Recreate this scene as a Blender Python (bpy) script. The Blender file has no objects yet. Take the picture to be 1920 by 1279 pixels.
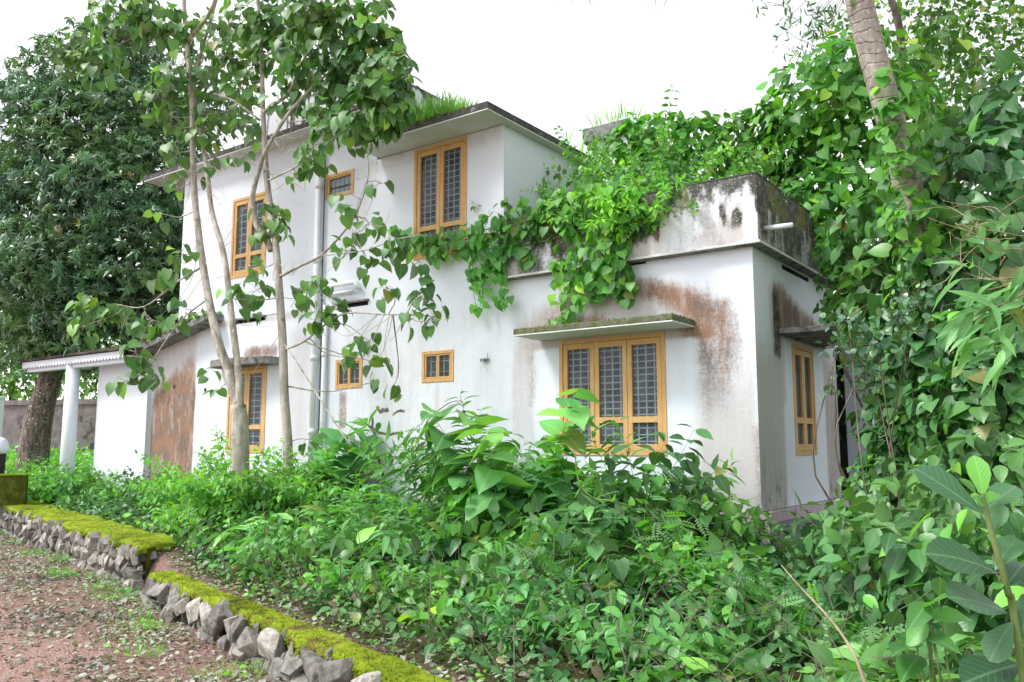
import bpy, bmesh, math, random
import numpy as np
from mathutils import Vector, Matrix

rnd = random.Random(7)
rng = np.random.default_rng(7)
scene = bpy.context.scene
COL = scene.collection

# ------------------------------------------------------------------ camera
W_, H_ = 1920.0, 1279.0
FOC = 1570.0
PITCH = math.atan(195 / FOC)
YAW = math.radians(36)
FW = np.array([-math.sin(YAW) * math.cos(PITCH), math.cos(YAW) * math.cos(PITCH), math.sin(PITCH)])
RT = np.array([math.cos(YAW), math.sin(YAW), 0.0])
UP = np.cross(RT, FW)
CAM = np.array([3.288, -9.201, 0.73])
cd = bpy.data.cameras.new("camera")
cd.sensor_width = 36
cd.lens = FOC / W_ * 36
cd.clip_end = 1500
cam = bpy.data.objects.new("camera", cd)
COL.objects.link(cam)
cam.location = CAM
cam.rotation_euler = Vector(FW).to_track_quat('-Z', 'Y').to_euler()
scene.camera = cam

# ------------------------------------------------------------------ light
SUN_EL, SUN_AZ = math.radians(52), math.radians(215)   # azimuth from +Y, clockwise
world = bpy.data.worlds.new("World")
scene.world = world
world.use_nodes = True
wn = world.node_tree
wn.nodes.clear()
sky = wn.nodes.new('ShaderNodeTexSky')
sky.sky_type = 'NISHITA'
sky.sun_disc = False
sky.sun_elevation = SUN_EL
sky.sun_rotation = SUN_AZ
sky.altitude = 0
sky.air_density = 1.6
sky.dust_density = 1.0
sky.ozone_density = 1.0
hs = wn.nodes.new('ShaderNodeHueSaturation')
hs.inputs['Saturation'].default_value = 0.12
hs.inputs['Value'].default_value = 1.0
bg = wn.nodes.new('ShaderNodeBackground')
bg.inputs['Strength'].default_value = 0.135
wo = wn.nodes.new('ShaderNodeOutputWorld')
wn.links.new(sky.outputs[0], hs.inputs['Color'])
wn.links.new(hs.outputs[0], bg.inputs['Color'])
wn.links.new(bg.outputs[0], wo.inputs['Surface'])
sl = bpy.data.lights.new("sun", 'SUN')
sl.energy = 1.7
sl.angle = math.radians(14)
sl.color = (1.0, 0.97, 0.92)
so = bpy.data.objects.new("sun", sl)
COL.objects.link(so)
so.rotation_euler = Vector((-math.sin(SUN_AZ) * math.cos(SUN_EL), -math.cos(SUN_AZ) * math.cos(SUN_EL), -math.sin(SUN_EL))).to_track_quat('-Z', 'Y').to_euler()
so.location = (0, -5, 12)
vs = scene.view_settings
vs.view_transform = 'Standard'
vs.look = 'None'
vs.gamma = 1
vs.use_curve_mapping = False
vs.exposure = 1.12
scene.render.engine = 'CYCLES'
scene.cycles.max_bounces = 8
scene.cycles.transparent_max_bounces = 12

# ------------------------------------------------------------------ geometry helpers
def ray(px, py):
    return FW + RT * (px - W_ / 2) / FOC - UP * (py - H_ / 2) / FOC
def at(px, py, dep):
    return CAM + ray(px, py) * dep
def onY(px, py, y=0.0):
    d = ray(px, py); return CAM + d * ((y - CAM[1]) / d[1])
def onX(px, py, x=0.0):
    d = ray(px, py); return CAM + d * ((x - CAM[0]) / d[0])
def onZ(px, py, z):
    d = ray(px, py); return CAM + d * ((z - CAM[2]) / d[2])

def vnoise(x, y, seed=0):
    x = np.asarray(x, float); y = np.asarray(y, float)
    xi = np.floor(x).astype(np.int64); yi = np.floor(y).astype(np.int64)
    xf = x - xi; yf = y - yi
    def h(a, b):
        n = (a * 374761393 + b * 668265263 + seed * 1442695041) & 0xffffffff
        n = ((n ^ (n >> 13)) * 1274126177) & 0xffffffff
        return ((n ^ (n >> 16)) & 0xffff) / 65535.0
    u = xf * xf * (3 - 2 * xf); v = yf * yf * (3 - 2 * yf)
    return (h(xi, yi) * (1 - u) + h(xi + 1, yi) * u) * (1 - v) + (h(xi, yi + 1) * (1 - u) + h(xi + 1, yi + 1) * u) * v
def fbm(x, y, seed=0, o=4):
    s = 0; a = 0.5
    for i in range(o):
        s = s + a * vnoise(np.asarray(x) * 2 ** i, np.asarray(y) * 2 ** i, seed + i); a *= 0.5
    return s / (1 - 0.5 ** o)
def sst(a, b, x):
    t = np.clip((np.asarray(x, float) - a) / (b - a), 0, 1); return t * t * (3 - 2 * t)
def boxm(x, z, x0, x1, z0, z1, f):
    return sst(x0 - f, x0 + f, x) * (1 - sst(x1 - f, x1 + f, x)) * sst(z0 - f, z0 + f, z) * (1 - sst(z1 - f, z1 + f, z))

def mesh_np(name, V, F, smooth=False, attrs=None, uv=None):
    """V (N,3); F (M,k) all same k"""
    V = np.asarray(V, np.float32); F = np.asarray(F, np.int32)
    me = bpy.data.meshes.new(name)
    k = F.shape[1]
    me.vertices.add(len(V)); me.vertices.foreach_set('co', V.ravel())
    me.loops.add(F.size); me.loops.foreach_set('vertex_index', F.ravel())
    me.polygons.add(len(F))
    me.polygons.foreach_set('loop_start', np.arange(0, F.size, k, dtype=np.int32))
    me.polygons.foreach_set('loop_total', np.full(len(F), k, np.int32))
    if smooth: me.polygons.foreach_set('use_smooth', np.ones(len(F), bool))
    if attrs:
        for an, av in attrs.items():
            a = me.attributes.new(an, 'FLOAT', 'POINT'); a.data.foreach_set('value', np.asarray(av, np.float32))
    if uv is not None:
        l = me.uv_layers.new(name='UVMap'); l.data.foreach_set('uv', np.asarray(uv, np.float32)[F.ravel()].ravel())
    me.update(calc_edges=True)
    return me

def link(name, me, mat=None, parent=None, kind=None):
    o = bpy.data.objects.new(name, me)
    COL.objects.link(o)
    if mat is not None and not me.materials: me.materials.append(mat)
    if parent is not None:
        o.parent = parent
        p = parent.location
        q = parent
        off = Vector((0, 0, 0))
        while q is not None:
            off += q.location; q = q.parent
        o.location = -off
    if kind: o['kind'] = kind
    return o
def tag(o, label=None, cat=None, group=None, kind=None):
    if label: o['label'] = label
    if cat: o['category'] = cat
    if group: o['group'] = group
    if kind: o['kind'] = kind
    return o
def thing(name, label, cat, loc, group=None):
    o = bpy.data.objects.new(name, None); COL.objects.link(o)
    o.empty_display_size = 0.2
    o.location = tuple(float(v) for v in loc)
    return tag(o, label, cat, group)

class MB:
    def __init__(s): s.v = []; s.f = []; s.n = 0
    def add(s, V, F):
        s.v.extend([tuple(map(float, p)) for p in V]); s.f.extend([tuple(int(i) + s.n for i in f) for f in F]); s.n += len(V)
    def box(s, a, b, M=None):
        x0, y0, z0 = a; x1, y1, z1 = b
        V = [(x0, y0, z0), (x1, y0, z0), (x1, y1, z0), (x0, y1, z0), (x0, y0, z1), (x1, y0, z1), (x1, y1, z1), (x0, y1, z1)]
        if M: V = [M(*p) for p in V]
        s.add(V, [(0, 3, 2, 1), (4, 5, 6, 7), (0, 1, 5, 4), (1, 2, 6, 5), (2, 3, 7, 6), (3, 0, 4, 7)])
    def tube(s, pts, rad, n=6, cap=True):
        pts = np.asarray(pts, float); k = len(pts)
        rad = np.full(k, rad) if np.isscalar(rad) else np.asarray(rad, float)
        T = np.gradient(pts, axis=0); T /= np.linalg.norm(T, axis=1)[:, None] + 1e-9
        ref = np.array([0.31, 0.87, 0.12])
        if abs(T[0] @ ref) > 0.9: ref = np.array([1, 0, 0.2])
        V = []
        A = ref
        for i in range(k):
            A = A - T[i] * (A @ T[i]); A = A / (np.linalg.norm(A) + 1e-9); B = np.cross(T[i], A)
            for j in range(n):
                a = 2 * math.pi * j / n
                V.append(pts[i] + (A * math.cos(a) + B * math.sin(a)) * rad[i])
        F = [(i * n + j, i * n + (j + 1) % n, (i + 1) * n + (j + 1) % n, (i + 1) * n + j) for i in range(k - 1) for j in range(n)]
        if cap:
            F.append(tuple(range(n))[::-1]); F.append(tuple((k - 1) * n + j for j in range(n)))
        s.add(V, F)
    def build(s, name, mat, parent=None, smooth=False, kind=None, bevel=0):
        me = bpy.data.meshes.new(name); me.from_pydata(s.v, [], s.f)
        if smooth: me.polygons.foreach_set('use_smooth', [True] * len(me.polygons))
        me.update()
        o = link(name, me, mat, parent, kind)
        if bevel:
            b = o.modifiers.new('bevel', 'BEVEL'); b.width = bevel; b.segments = 2; b.limit_method = 'ANGLE'
        return o

def catmull(P, m=6):
    P = np.asarray(P, float)
    Q = np.vstack([2 * P[0] - P[1], P, 2 * P[-1] - P[-2]])
    out = []
    for i in range(1, len(Q) - 2):
        for t in np.linspace(0, 1, m, endpoint=False):
            a, b, c, d = Q[i - 1], Q[i], Q[i + 1], Q[i + 2]
            out.append(0.5 * ((2 * b) + (-a + c) * t + (2 * a - 5 * b + 4 * c - d) * t * t + (-a + 3 * b - 3 * c + d) * t ** 3))
    out.append(P[-1]); return np.array(out)

# ------------------------------------------------------------------ materials
class NM:
    def __init__(s, name):
        s.m = bpy.data.materials.new(name); s.m.use_nodes = True
        s.t = s.m.node_tree; s.t.nodes.clear()
        s.out = s.t.nodes.new('ShaderNodeOutputMaterial')
        s.geo = s.t.nodes.new('ShaderNodeNewGeometry')
        s.pos = s.geo.outputs['Position']
    def n(s, typ, **kw):
        nd = s.t.nodes.new(typ)
        for k, v in kw.items(): setattr(nd, k, v)
        return nd
    def l(s, a, b): s.t.links.new(a, b)
    def put(s, sock, v):
        if isinstance(v, (int, float)): sock.default_value = v
        elif isinstance(v, tuple): sock.default_value = v if len(v) != 3 or sock.type != 'RGBA' else (*v, 1)
        else: s.l(v, sock)
    def math(s, op, a, b=0.0, c=None, clamp=False):
        nd = s.n('ShaderNodeMath', operation=op, use_clamp=clamp)
        s.put(nd.inputs[0], a); s.put(nd.inputs[1], b)
        if c is not None: s.put(nd.inputs[2], c)
        return nd.outputs[0]
    def noise(s, scale, detail=4, rough=0.55, vec=None, dist=0.0, col=False):
        nd = s.n('ShaderNodeTexNoise'); nd.inputs['Scale'].default_value = scale; nd.inputs['Detail'].default_value = detail
        nd.inputs['Roughness'].default_value = rough; nd.inputs['Distortion'].default_value = dist
        s.l(vec if vec is not None else s.pos, nd.inputs['Vector'])
        return nd.outputs['Color' if col else 'Fac']
    def vmul(s, v, k):
        nd = s.n('ShaderNodeVectorMath', operation='MULTIPLY'); s.l(v, nd.inputs[0]); nd.inputs[1].default_value = k
        return nd.outputs[0]
    def ramp(s, fac, stops, interp='LINEAR'):
        nd = s.n('ShaderNodeValToRGB'); cr = nd.color_ramp; cr.interpolation = interp
        while len(cr.elements) < len(stops): cr.elements.new(0.5)
        for e, (p, c) in zip(cr.elements, stops):
            e.position = p; e.color = (*c, 1) if isinstance(c, tuple) else (c, c, c, 1)
        s.put(nd.inputs[0], fac); return nd.outputs[0]
    def sstep(s, x, a, b):
        nd = s.n('ShaderNodeMapRange', interpolation_type='SMOOTHSTEP'); s.put(nd.inputs[0], x)
        nd.inputs[1].default_value = a; nd.inputs[2].default_value = b; return nd.outputs[0]
    def mix(s, fac, a, b, blend='MIX'):
        nd = s.n('ShaderNodeMix', data_type='RGBA', blend_type=blend)
        s.put(nd.inputs[0], fac); s.put(nd.inputs[6], a); s.put(nd.inputs[7], b); return nd.outputs[2]
    def attr(s, name):
        nd = s.n('ShaderNodeAttribute', attribute_name=name); return nd.outputs['Fac']
    def bump(s, h, strength=0.3, dist=0.01):
        nd = s.n('ShaderNodeBump'); nd.inputs['Strength'].default_value = strength; nd.inputs['Distance'].default_value = dist
        s.l(h, nd.inputs['Height']); return nd.outputs[0]
    def prin(s, col, rough=0.8, normal=None, spec=0.4, finish=True, metallic=0.0):
        p = s.n('ShaderNodeBsdfPrincipled'); s.put(p.inputs['Base Color'], col); s.put(p.inputs['Roughness'], rough)
        p.inputs['Specular IOR Level'].default_value = spec; p.inputs['Metallic'].default_value = metallic
        if normal is not None: s.l(normal, p.inputs['Normal'])
        if finish: s.l(p.outputs[0], s.out.inputs[0])
        return p.outputs[0]

def leaf_mat(name, dark, mid, light, young, veins=0.0, trans=0.3, rough=0.42, yfrac=0.06, rib=0.6, gain=1.25, green=True):
    dark, mid, light, young = [tuple(min(.6, v * g) for v, g in zip(q, (gain * .84, gain * 1.03, gain * 1.0))) for q in (dark, mid, light, young)]
    m = NM(name)
    oi = m.n('ShaderNodeObjectInfo')
    f = m.math('FRACT', m.math('ADD', m.attr('tint'), oi.outputs['Random']))
    c = m.ramp(f, [(0.0, dark), (0.35, mid), (0.8, light), (1.0 - yfrac, light), (min(0.999, 1.0 - yfrac + 0.02), young)])
    big = m.noise(0.9, 3)
    c = m.mix(1.0, c, m.ramp(big, [(0.3, (.66, .68, .68)), (0.7, (1.36, 1.34, 1.2))]), 'MULTIPLY')
    if green: c = m.mix(1.0, c, m.ramp(m.noise(0.55, 2, vec=m.vmul(m.pos, (1.3, 1, 1.7))), [(0.35, (.84, 1.0, 1.12)), (0.65, (1.12, 1.04, .8))]), 'MULTIPLY')
    f2 = m.math('FRACT', m.math('MULTIPLY', f, 7.31))
    if green and rough != 0.4: c = m.mix(m.math('MULTIPLY', m.math('GREATER_THAN', f2, .984), .6), c, (0.26, 0.20, 0.05))
    uvn = m.n('ShaderNodeUVMap'); sep = m.n('ShaderNodeSeparateXYZ'); m.l(uvn.outputs[0], sep.inputs[0])
    u = m.math('ABSOLUTE', m.math('SUBTRACT', sep.outputs[0], 0.5)); v = sep.outputs[1]
    ribm = m.math('SUBTRACT', 1.0, m.sstep(u, 0.012, 0.05))
    lighter = m.mix(0.55, c, (light[0] * 1.6 + .03, light[1] * 1.35 + .03, light[2] * 1.6 + .02))
    normal = None
    if veins > 0:
        w = m.math('FRACT', m.math('MULTIPLY', m.math('SUBTRACT', v, m.math('MULTIPLY', u, 0.55)), 9.0))
        tri = m.math('ABSOLUTE', m.math('SUBTRACT', w, 0.5))
        vm = m.math('SUBTRACT', 1.0, m.sstep(tri, 0.01, 0.07))
        ribm = m.math('MAXIMUM', ribm, m.math('MULTIPLY', vm, veins))
        normal = m.bump(m.math('SMOOTH_MIN', tri, 0.2, 0.15), 0.35, 0.008)
    c = m.mix(m.math('MULTIPLY', ribm, rib), c, lighter)
    # holes and spots of wear
    sp = m.sstep(m.noise(38, 2), 0.70, 0.76)
    c = m.mix(m.math('MULTIPLY', sp, 0.5), c, (0.16, 0.12, 0.04))
    back = m.mix(0.4, c, (0.22, 0.30, 0.16))
    c2 = m.mix(m.geo.outputs['Backfacing'], c, back)
    p = m.prin(c2, rough, normal, 0.5, finish=False)
    tr = m.n('ShaderNodeBsdfTranslucent')
    tc = m.mix(1.0, c, (1.7, 1.9, 0.5), 'MULTIPLY'); m.l(tc, tr.inputs[0])
    mx = m.n('ShaderNodeMixShader'); mx.inputs[0].default_value = trans
    m.l(p, mx.inputs[1]); m.l(tr.outputs[0], mx.inputs[2]); m.l(mx.outputs[0], m.out.inputs[0])
    return m.m

M = {}
M['tree_leaf'] = leaf_mat('broad_tree_leaf', (0.045, 0.095, 0.030), (0.075, 0.150, 0.045), (0.115, 0.215, 0.065), (0.24, 0.36, 0.06), veins=0.35, trans=0.26, gain=1.05)
M['vine_leaf'] = leaf_mat('creeper_leaf', (0.045, 0.130, 0.028), (0.080, 0.200, 0.040), (0.130, 0.285, 0.06), (0.30, 0.46, 0.05), veins=0.3, trans=0.34)
M['dark_vine'] = leaf_mat('dark_creeper_leaf', (0.029, 0.076, 0.029), (0.053, 0.125, 0.043), (0.095, 0.190, 0.068), (0.18, 0.36, 0.06), veins=0.3, trans=0.20, rough=0.36)
M['bush_leaf'] = leaf_mat('bush_leaf', (0.045, 0.120, 0.035), (0.080, 0.190, 0.055), (0.130, 0.28, 0.085), (0.22, 0.42, 0.08), trans=0.3)
M['bright_leaf'] = leaf_mat('bright_bush_leaf', (0.075, 0.190, 0.040), (0.125, 0.28, 0.060), (0.185, 0.38, 0.085), (0.30, 0.50, 0.08), trans=0.32, veins=0.15)
M['pale_leaf'] = leaf_mat('long_pale_leaf', (0.085, 0.190, 0.070), (0.130, 0.26, 0.100), (0.190, 0.36, 0.14), (0.28, 0.50, 0.12), trans=0.3, veins=0.25)
M['deep_leaf'] = leaf_mat('deep_green_leaf', (0.026, 0.062, 0.032), (0.045, 0.100, 0.048), (0.080, 0.150, 0.075), (0.10, 0.18, 0.08), veins=0.75, trans=0.2, rough=0.4, rib=0.8)
M['mango_leaf'] = leaf_mat('mango_leaf', (0.024, 0.056, 0.030), (0.046, 0.098, 0.048), (0.095, 0.165, 0.090), (0.12, 0.22, 0.06), trans=0.18, rough=0.34, yfrac=0.02)
M['sheen_leaf'] = leaf_mat('thick_grey_green_leaf', (0.05, 0.095, 0.055), (0.09, 0.15, 0.09), (0.17, 0.24, 0.16), (0.2, 0.32, 0.08), trans=0.15, rough=0.3)
M['far_leaf'] = leaf_mat('far_foliage_leaf', (0.05, 0.11, 0.04), (0.085, 0.17, 0.05), (0.14, 0.25, 0.07), (0.24, 0.36, 0.06), trans=0.35)
M['yellow_leaf'] = leaf_mat('yellowish_canopy_leaf', (0.035, 0.082, 0.022), (0.062, 0.128, 0.028), (0.11, 0.19, 0.035), (0.26, 0.32, 0.04), trans=0.38, yfrac=0.07)  # yellow-green leaf colour
M['grass'] = leaf_mat('grass_blade', (0.10, 0.20, 0.04), (0.17, 0.32, 0.06), (0.25, 0.42, 0.09), (0.42, 0.46, 0.16), trans=0.35, rib=0.2)
M['dead_leaf'] = leaf_mat('dry_fallen_leaf', (0.17, 0.11, 0.09), (0.31, 0.235, 0.215), (0.50, 0.43, 0.41), (0.36, 0.19, 0.11), trans=0.1, rough=0.7, rib=0.3, gain=0.85, green=False)
M['withered'] = leaf_mat('withered_leaf', (0.05, 0.035, 0.025), (0.10, 0.07, 0.05), (0.17, 0.13, 0.10), (0.2, 0.14, 0.07), trans=0.1, rough=0.8, green=False)

def bark(name, a, b, scale=9, spots=True, rings=0):
    m = NM(name)
    st = m.vmul(m.pos, (1, 1, 0.25))
    f = m.noise(scale, 6, 0.65, st)
    c = m.mix(m.sstep(f, 0.35, 0.68), a, b)
    if spots:
        c = m.mix(m.sstep(m.noise(22, 3), 0.60, 0.68), c, (0.50, 0.50, 0.44))
        c = m.mix(m.sstep(m.noise(5, 3), 0.60, 0.75), c, (0.10, 0.13, 0.05))
    h = f
    if rings:
        uvz = m.n('ShaderNodeSeparateXYZ'); m.l(m.pos, uvz.inputs[0])
        z = m.math('ADD', uvz.outputs[2], m.math('MULTIPLY', m.noise(2.5, 4), 0.30))
        fr = m.math('ABSOLUTE', m.math('SUBTRACT', m.math('FRACT', m.math('MULTIPLY', z, rings)), 0.5))
        rm = m.math('SUBTRACT', 1.0, m.sstep(fr, 0.02, 0.12))
        c = m.mix(m.math('MULTIPLY', m.math('MULTIPLY', rm, .55), m.sstep(m.noise(5, 4), 0.42, 0.62)), c, (0.13, 0.11, 0.10))
        h = m.math('SUBTRACT', f, rm)
    m.prin(c, 0.9, m.bump(h, 0.6, 0.02), 0.2)
    return m.m
M['bark'] = bark('sapling_bark', (0.24, 0.215, 0.18), (0.50, 0.47, 0.42))
M['twig'] = bark('twig_bark', (0.10, 0.08, 0.065), (0.24, 0.20, 0.165), spots=False)
M['mango_bark'] = bark('mango_bark', (0.075, 0.060, 0.050), (0.23, 0.19, 0.17), 14)
M['palm_bark'] = bark('palm_bark', (0.30, 0.26, 0.23), (0.54, 0.49, 0.45), 7, True, 8.5)
M['green_stem'] = bark('green_stem', (0.10, 0.16, 0.05), (0.20, 0.27, 0.10), spots=False)
M['straw'] = bark('dry_stem', (0.20, 0.155, 0.10), (0.38, 0.31, 0.21), spots=False)

def plaster(name, base=(0.685, 0.74, 0.82)):
    m = NM(name)
    b = m.attr('st_b'); g = m.attr('st_g'); k = m.attr('st_k')
    strk = m.noise(3.2, 6, 0.65, m.vmul(m.pos, (3.0, 3.0, 0.45)))
    fine = m.noise(26, 5, 0.7); mid = m.noise(6, 5, 0.65)
    nz = m.math('ADD', m.math('MULTIPLY', strk, 0.32), m.math('ADD', m.math('MULTIPLY', fine, 0.40), m.math('MULTIPLY', mid, 0.28)))
    off = m.math('MULTIPLY', m.math('SUBTRACT', nz, 0.5), 1.9)
    def amt(a, lo, hi):
        gate = m.sstep(a, 0.0, 0.12)
        return m.math('MULTIPLY', gate, m.sstep(m.math('ADD', a, off), lo, hi))
    c = m.mix(m.sstep(m.noise(0.8, 4), 0.4, 0.7), base, (base[0] * .96, base[1] * .965, base[2] * .975))
    c = m.mix(m.math('MULTIPLY', m.sstep(strk, 0.56, 0.75), 0.16), c, (0.56, 0.52, 0.53))
    gcol = m.mix(mid, (0.38, 0.34, 0.335), (0.54, 0.52, 0.52))
    c = m.mix(m.math('MULTIPLY', amt(g, 0.15, 1.05), 0.85), c, gcol)
    bcol = m.mix(m.sstep(m.math('ADD', m.math('MULTIPLY', m.noise(1.6, 5, .65), .7), m.math('MULTIPLY', mid, .3)), 0.40, 0.60), (0.13, 0.085, 0.062), (0.245, 0.125, 0.068))
    bcol = m.mix(m.math('MULTIPLY', m.sstep(m.noise(2.2, 6, .7, m.vmul(m.pos, (2.2, 2.2, .8))), .48, .66), .6), bcol, (0.44, 0.36, 0.32))
    c = m.mix(m.math('MULTIPLY', amt(b, 0.25, 0.95), 0.92), c, bcol)
    kcol = m.mix(m.sstep(m.noise(9, 4), 0.45, 0.65), (0.035, 0.034, 0.028), (0.13, 0.125, 0.10))
    c = m.mix(m.math('MULTIPLY', amt(k, 0.30, 0.80), 0.94), c, kcol)
    any_ = m.math('MAXIMUM', m.math('MAXIMUM', b, g), k)
    spk = m.math('MULTIPLY', m.sstep(m.noise(55, 3, 0.7), 0.60, 0.67), m.sstep(any_, 0.05, 0.4))
    c = m.mix(m.math('MULTIPLY', spk, 0.7), c, (0.68, 0.67, 0.68))
    c = m.mix(m.math('MULTIPLY', m.sstep(m.attr('st_o'), 0.05, 0.5), m.math('MULTIPLY', 0.85, m.sstep(m.math('ADD', m.attr('st_o'), m.math('MULTIPLY', m.math('SUBTRACT', m.noise(17, 5, .7), .5), 3.2)), 0.55, 1.0))), c, m.mix(m.noise(7, 4), (0.10, 0.13, 0.02), (0.24, 0.20, 0.06)))
    rough = 0.85
    m.prin(c, rough, m.bump(m.math('ADD', m.math('MULTIPLY', fine, 0.6), mid), 0.25, 0.01), 0.25)
    return m.m
M['plaster'] = plaster('limewashed_plaster')
def simple(name, col, rough=0.8, nscale=8, amp=0.25, spec=0.3, bumpv=0.2, metallic=0.0, dirt=None, dirts=0.55):
    m = NM(name)
    f = m.noise(nscale, 5, 0.6)
    c = m.mix(1.0, col, m.ramp(f, [(0.25, 1 - amp), (0.75, 1 + amp)]), 'MULTIPLY')
    if dirt: c = m.mix(m.sstep(m.noise(nscale * 0.6, 5, 0.65), dirts, dirts + 0.14), c, dirt)
    m.prin(c, rough, m.bump(f, bumpv, 0.01), spec, metallic=metallic)
    return m.m
M['white_col'] = simple('white_paint', (0.685, 0.74, 0.82), 0.7, 3, 0.05, dirt=(0.60, 0.58, 0.56), dirts=0.68)
M['soffit'] = simple('slab_soffit', (0.60, 0.62, 0.62), 0.9, 3.5, 0.14, dirt=(0.42, 0.44, 0.40), dirts=0.60)
M['slab_edge'] = simple('weathered_slab', (0.075, 0.075, 0.070), 0.95, 12, 0.5, bumpv=0.6, dirt=(0.26, 0.25, 0.25), dirts=0.55)
M['grey_slab'] = simple('grey_slab', (0.22, 0.22, 0.225), 0.95, 9, 0.5, bumpv=0.5, dirt=(0.07, 0.07, 0.06), dirts=0.5)
M['mossy_slab'] = simple('mossy_sunshade_edge', (0.13, 0.135, 0.09), 0.95, 16, 0.5, bumpv=0.6, dirt=(0.075, 0.10, 0.015), dirts=0.48)
M['plinth'] = simple('grey_plinth', (0.30, 0.33, 0.36), 0.95, 20, 0.4, bumpv=0.8, dirt=(0.16, 0.17, 0.16), dirts=0.5)
M['pink'] = simple('faded_pink_band', (0.52, 0.40, 0.50), 0.85, 8, 0.2, dirt=(0.32, 0.26, 0.28), dirts=0.58)
M['pipe'] = simple('pvc_pipe', (0.74, 0.77, 0.80), 0.5, 5, 0.08, dirt=(0.52, 0.51, 0.50), dirts=0.6)
M['black_pipe'] = simple('black_cable', (0.03, 0.03, 0.032), 0.5)
M['metal'] = simple('grey_metal', (0.30, 0.31, 0.32), 0.5, metallic=0.6)
M['grille'] = simple('pale_grille_paint', (0.80, 0.83, 0.88), 0.6, 6, 0.15)
M['dark_sheet'] = simple('dark_room_backing', (0.055, 0.062, 0.065), 0.9, 3, 0.3)
M['green_net'] = simple('green_mesh_net', (0.105, 0.135, 0.125), 0.9, 60, 0.4)
M['dark'] = simple('dark_interior', (0.03, 0.03, 0.03), 0.9)  # near-black, stands in for shade inside rooms, slots and holes
M['roof_sheet'] = simple('dark_roofing_sheet', (0.10, 0.085, 0.080), 0.8, 6, 0.4, dirt=(0.20, 0.17, 0.14), dirts=0.5)
M['terrace'] = simple('terrace_floor', (0.12, 0.12, 0.10), 0.95, 5, 0.5)
M['boundary'] = simple('sooty_wall', (0.20, 0.175, 0.175), 0.95, 4, 0.4, bumpv=0.5, dirt=(0.07, 0.06, 0.058), dirts=0.52)

m = NM('ochre_wood_paint')
g1 = m.noise(5, 5, 0.6, m.vmul(m.pos, (9, 9, 0.8)))
c = m.mix(m.sstep(g1, 0.35, 0.7), (0.62, 0.385, 0.155), (0.52, 0.30, 0.11))
c = m.mix(m.math('MULTIPLY', m.sstep(m.noise(9, 5, 0.7), 0.58, 0.68), 0.7), c, (0.30, 0.18, 0.09))
c = m.mix(m.math('MULTIPLY', m.sstep(m.noise(2.5, 5, 0.7), 0.50, 0.66), 0.35), c, (0.66, 0.50, 0.30))
m.prin(c, 0.55, m.bump(g1, 0.2, 0.005), 0.35); M['wood'] = m.m
m = NM('dusty_window_glass')
d = m.mix(m.sstep(m.noise(7, 5, 0.65), 0.35, 0.75), (0.10, 0.115, 0.14), (0.30, 0.33, 0.37))
p = m.prin(d, 0.18, None, 0.6, finish=False)
tr = m.n('ShaderNodeBsdfTransparent'); tr.inputs[0].default_value = (0.85, 0.88, 0.9, 1)
mx = m.n('ShaderNodeMixShader'); m.put(mx.inputs[0], m.math('ADD', 0.10, m.math('MULTIPLY', m.noise(3, 4), 0.22)))
m.l(tr.outputs[0], mx.inputs[1]); m.l(p, mx.inputs[2]); m.l(mx.outputs[0], m.out.inputs[0]); M['glass'] = m.m

m = NM('moss')
f = m.noise(9, 6, 0.7)
c = m.ramp(f, [(0.28, (0.10, 0.13, 0.012)), (0.47, (0.25, 0.34, 0.022)), (0.70, (0.44, 0.50, 0.045))])
c = m.mix(m.sstep(m.noise(2.6, 5, .7), 0.54, 0.66), c, (0.17, 0.13, 0.045))
c = m.mix(m.sstep(m.noise(1.3, 3), 0.5, 0.7), c, m.mix(1.0, c, (.55, .6, .5), 'MULTIPLY'))
oi = m.attr('tint')
c = m.mix(1.0, c, m.ramp(oi, [(0, 0.8), (1, 1.3)]), 'MULTIPLY')
m.prin(c, 0.95, m.bump(m.noise(40, 5, 0.8), 1.0, 0.03), 0.1); M['moss'] = m.m
m = NM('moss_wall_side')
f = m.noise(7, 6, 0.7)
c = m.ramp(f, [(0.30, (0.035, 0.045, 0.010)), (0.52, (0.085, 0.105, 0.014)), (0.70, (0.17, 0.18, 0.06)), (0.82, (0.36, 0.35, 0.32))])
m.prin(c, 0.95, m.bump(m.noise(25, 5, 0.8), 0.8, 0.03), 0.1); M['moss_side'] = m.m

def stone_mat(name, a, b, moss=0.0):
    m = NM(name)
    oi = m.n('ShaderNodeObjectInfo')
    f = m.noise(11, 6, 0.68, dist=0.4)
    c = m.mix(m.sstep(f, 0.32, 0.66), a, b)
    c = m.mix(1.0, c, m.ramp(oi.outputs['Random'], [(0, (0.62, 0.60, 0.60)), (0.5, (1.0, 0.97, 0.94)), (1, (1.3, 1.28, 1.22))]), 'MULTIPLY')
    c = m.mix(m.sstep(m.noise(28, 4, 0.7), 0.60, 0.68), c, (0.10, 0.09, 0.08))
    m.prin(c, 0.92, m.bump(m.noise(30, 6, 0.75), 0.8, 0.02), 0.2)
    return m.m
M['stone'] = stone_mat('rubble_stone', (0.19, 0.175, 0.165), (0.43, 0.41, 0.385))
M['stone_dark'] = stone_mat('dark_rubble_stone', (0.10, 0.096, 0.094), (0.27, 0.26, 0.245))
M['mortar'] = simple('wall_packing', (0.14, 0.12, 0.10), 0.95, 14, 0.5, bumpv=1.0)

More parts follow.
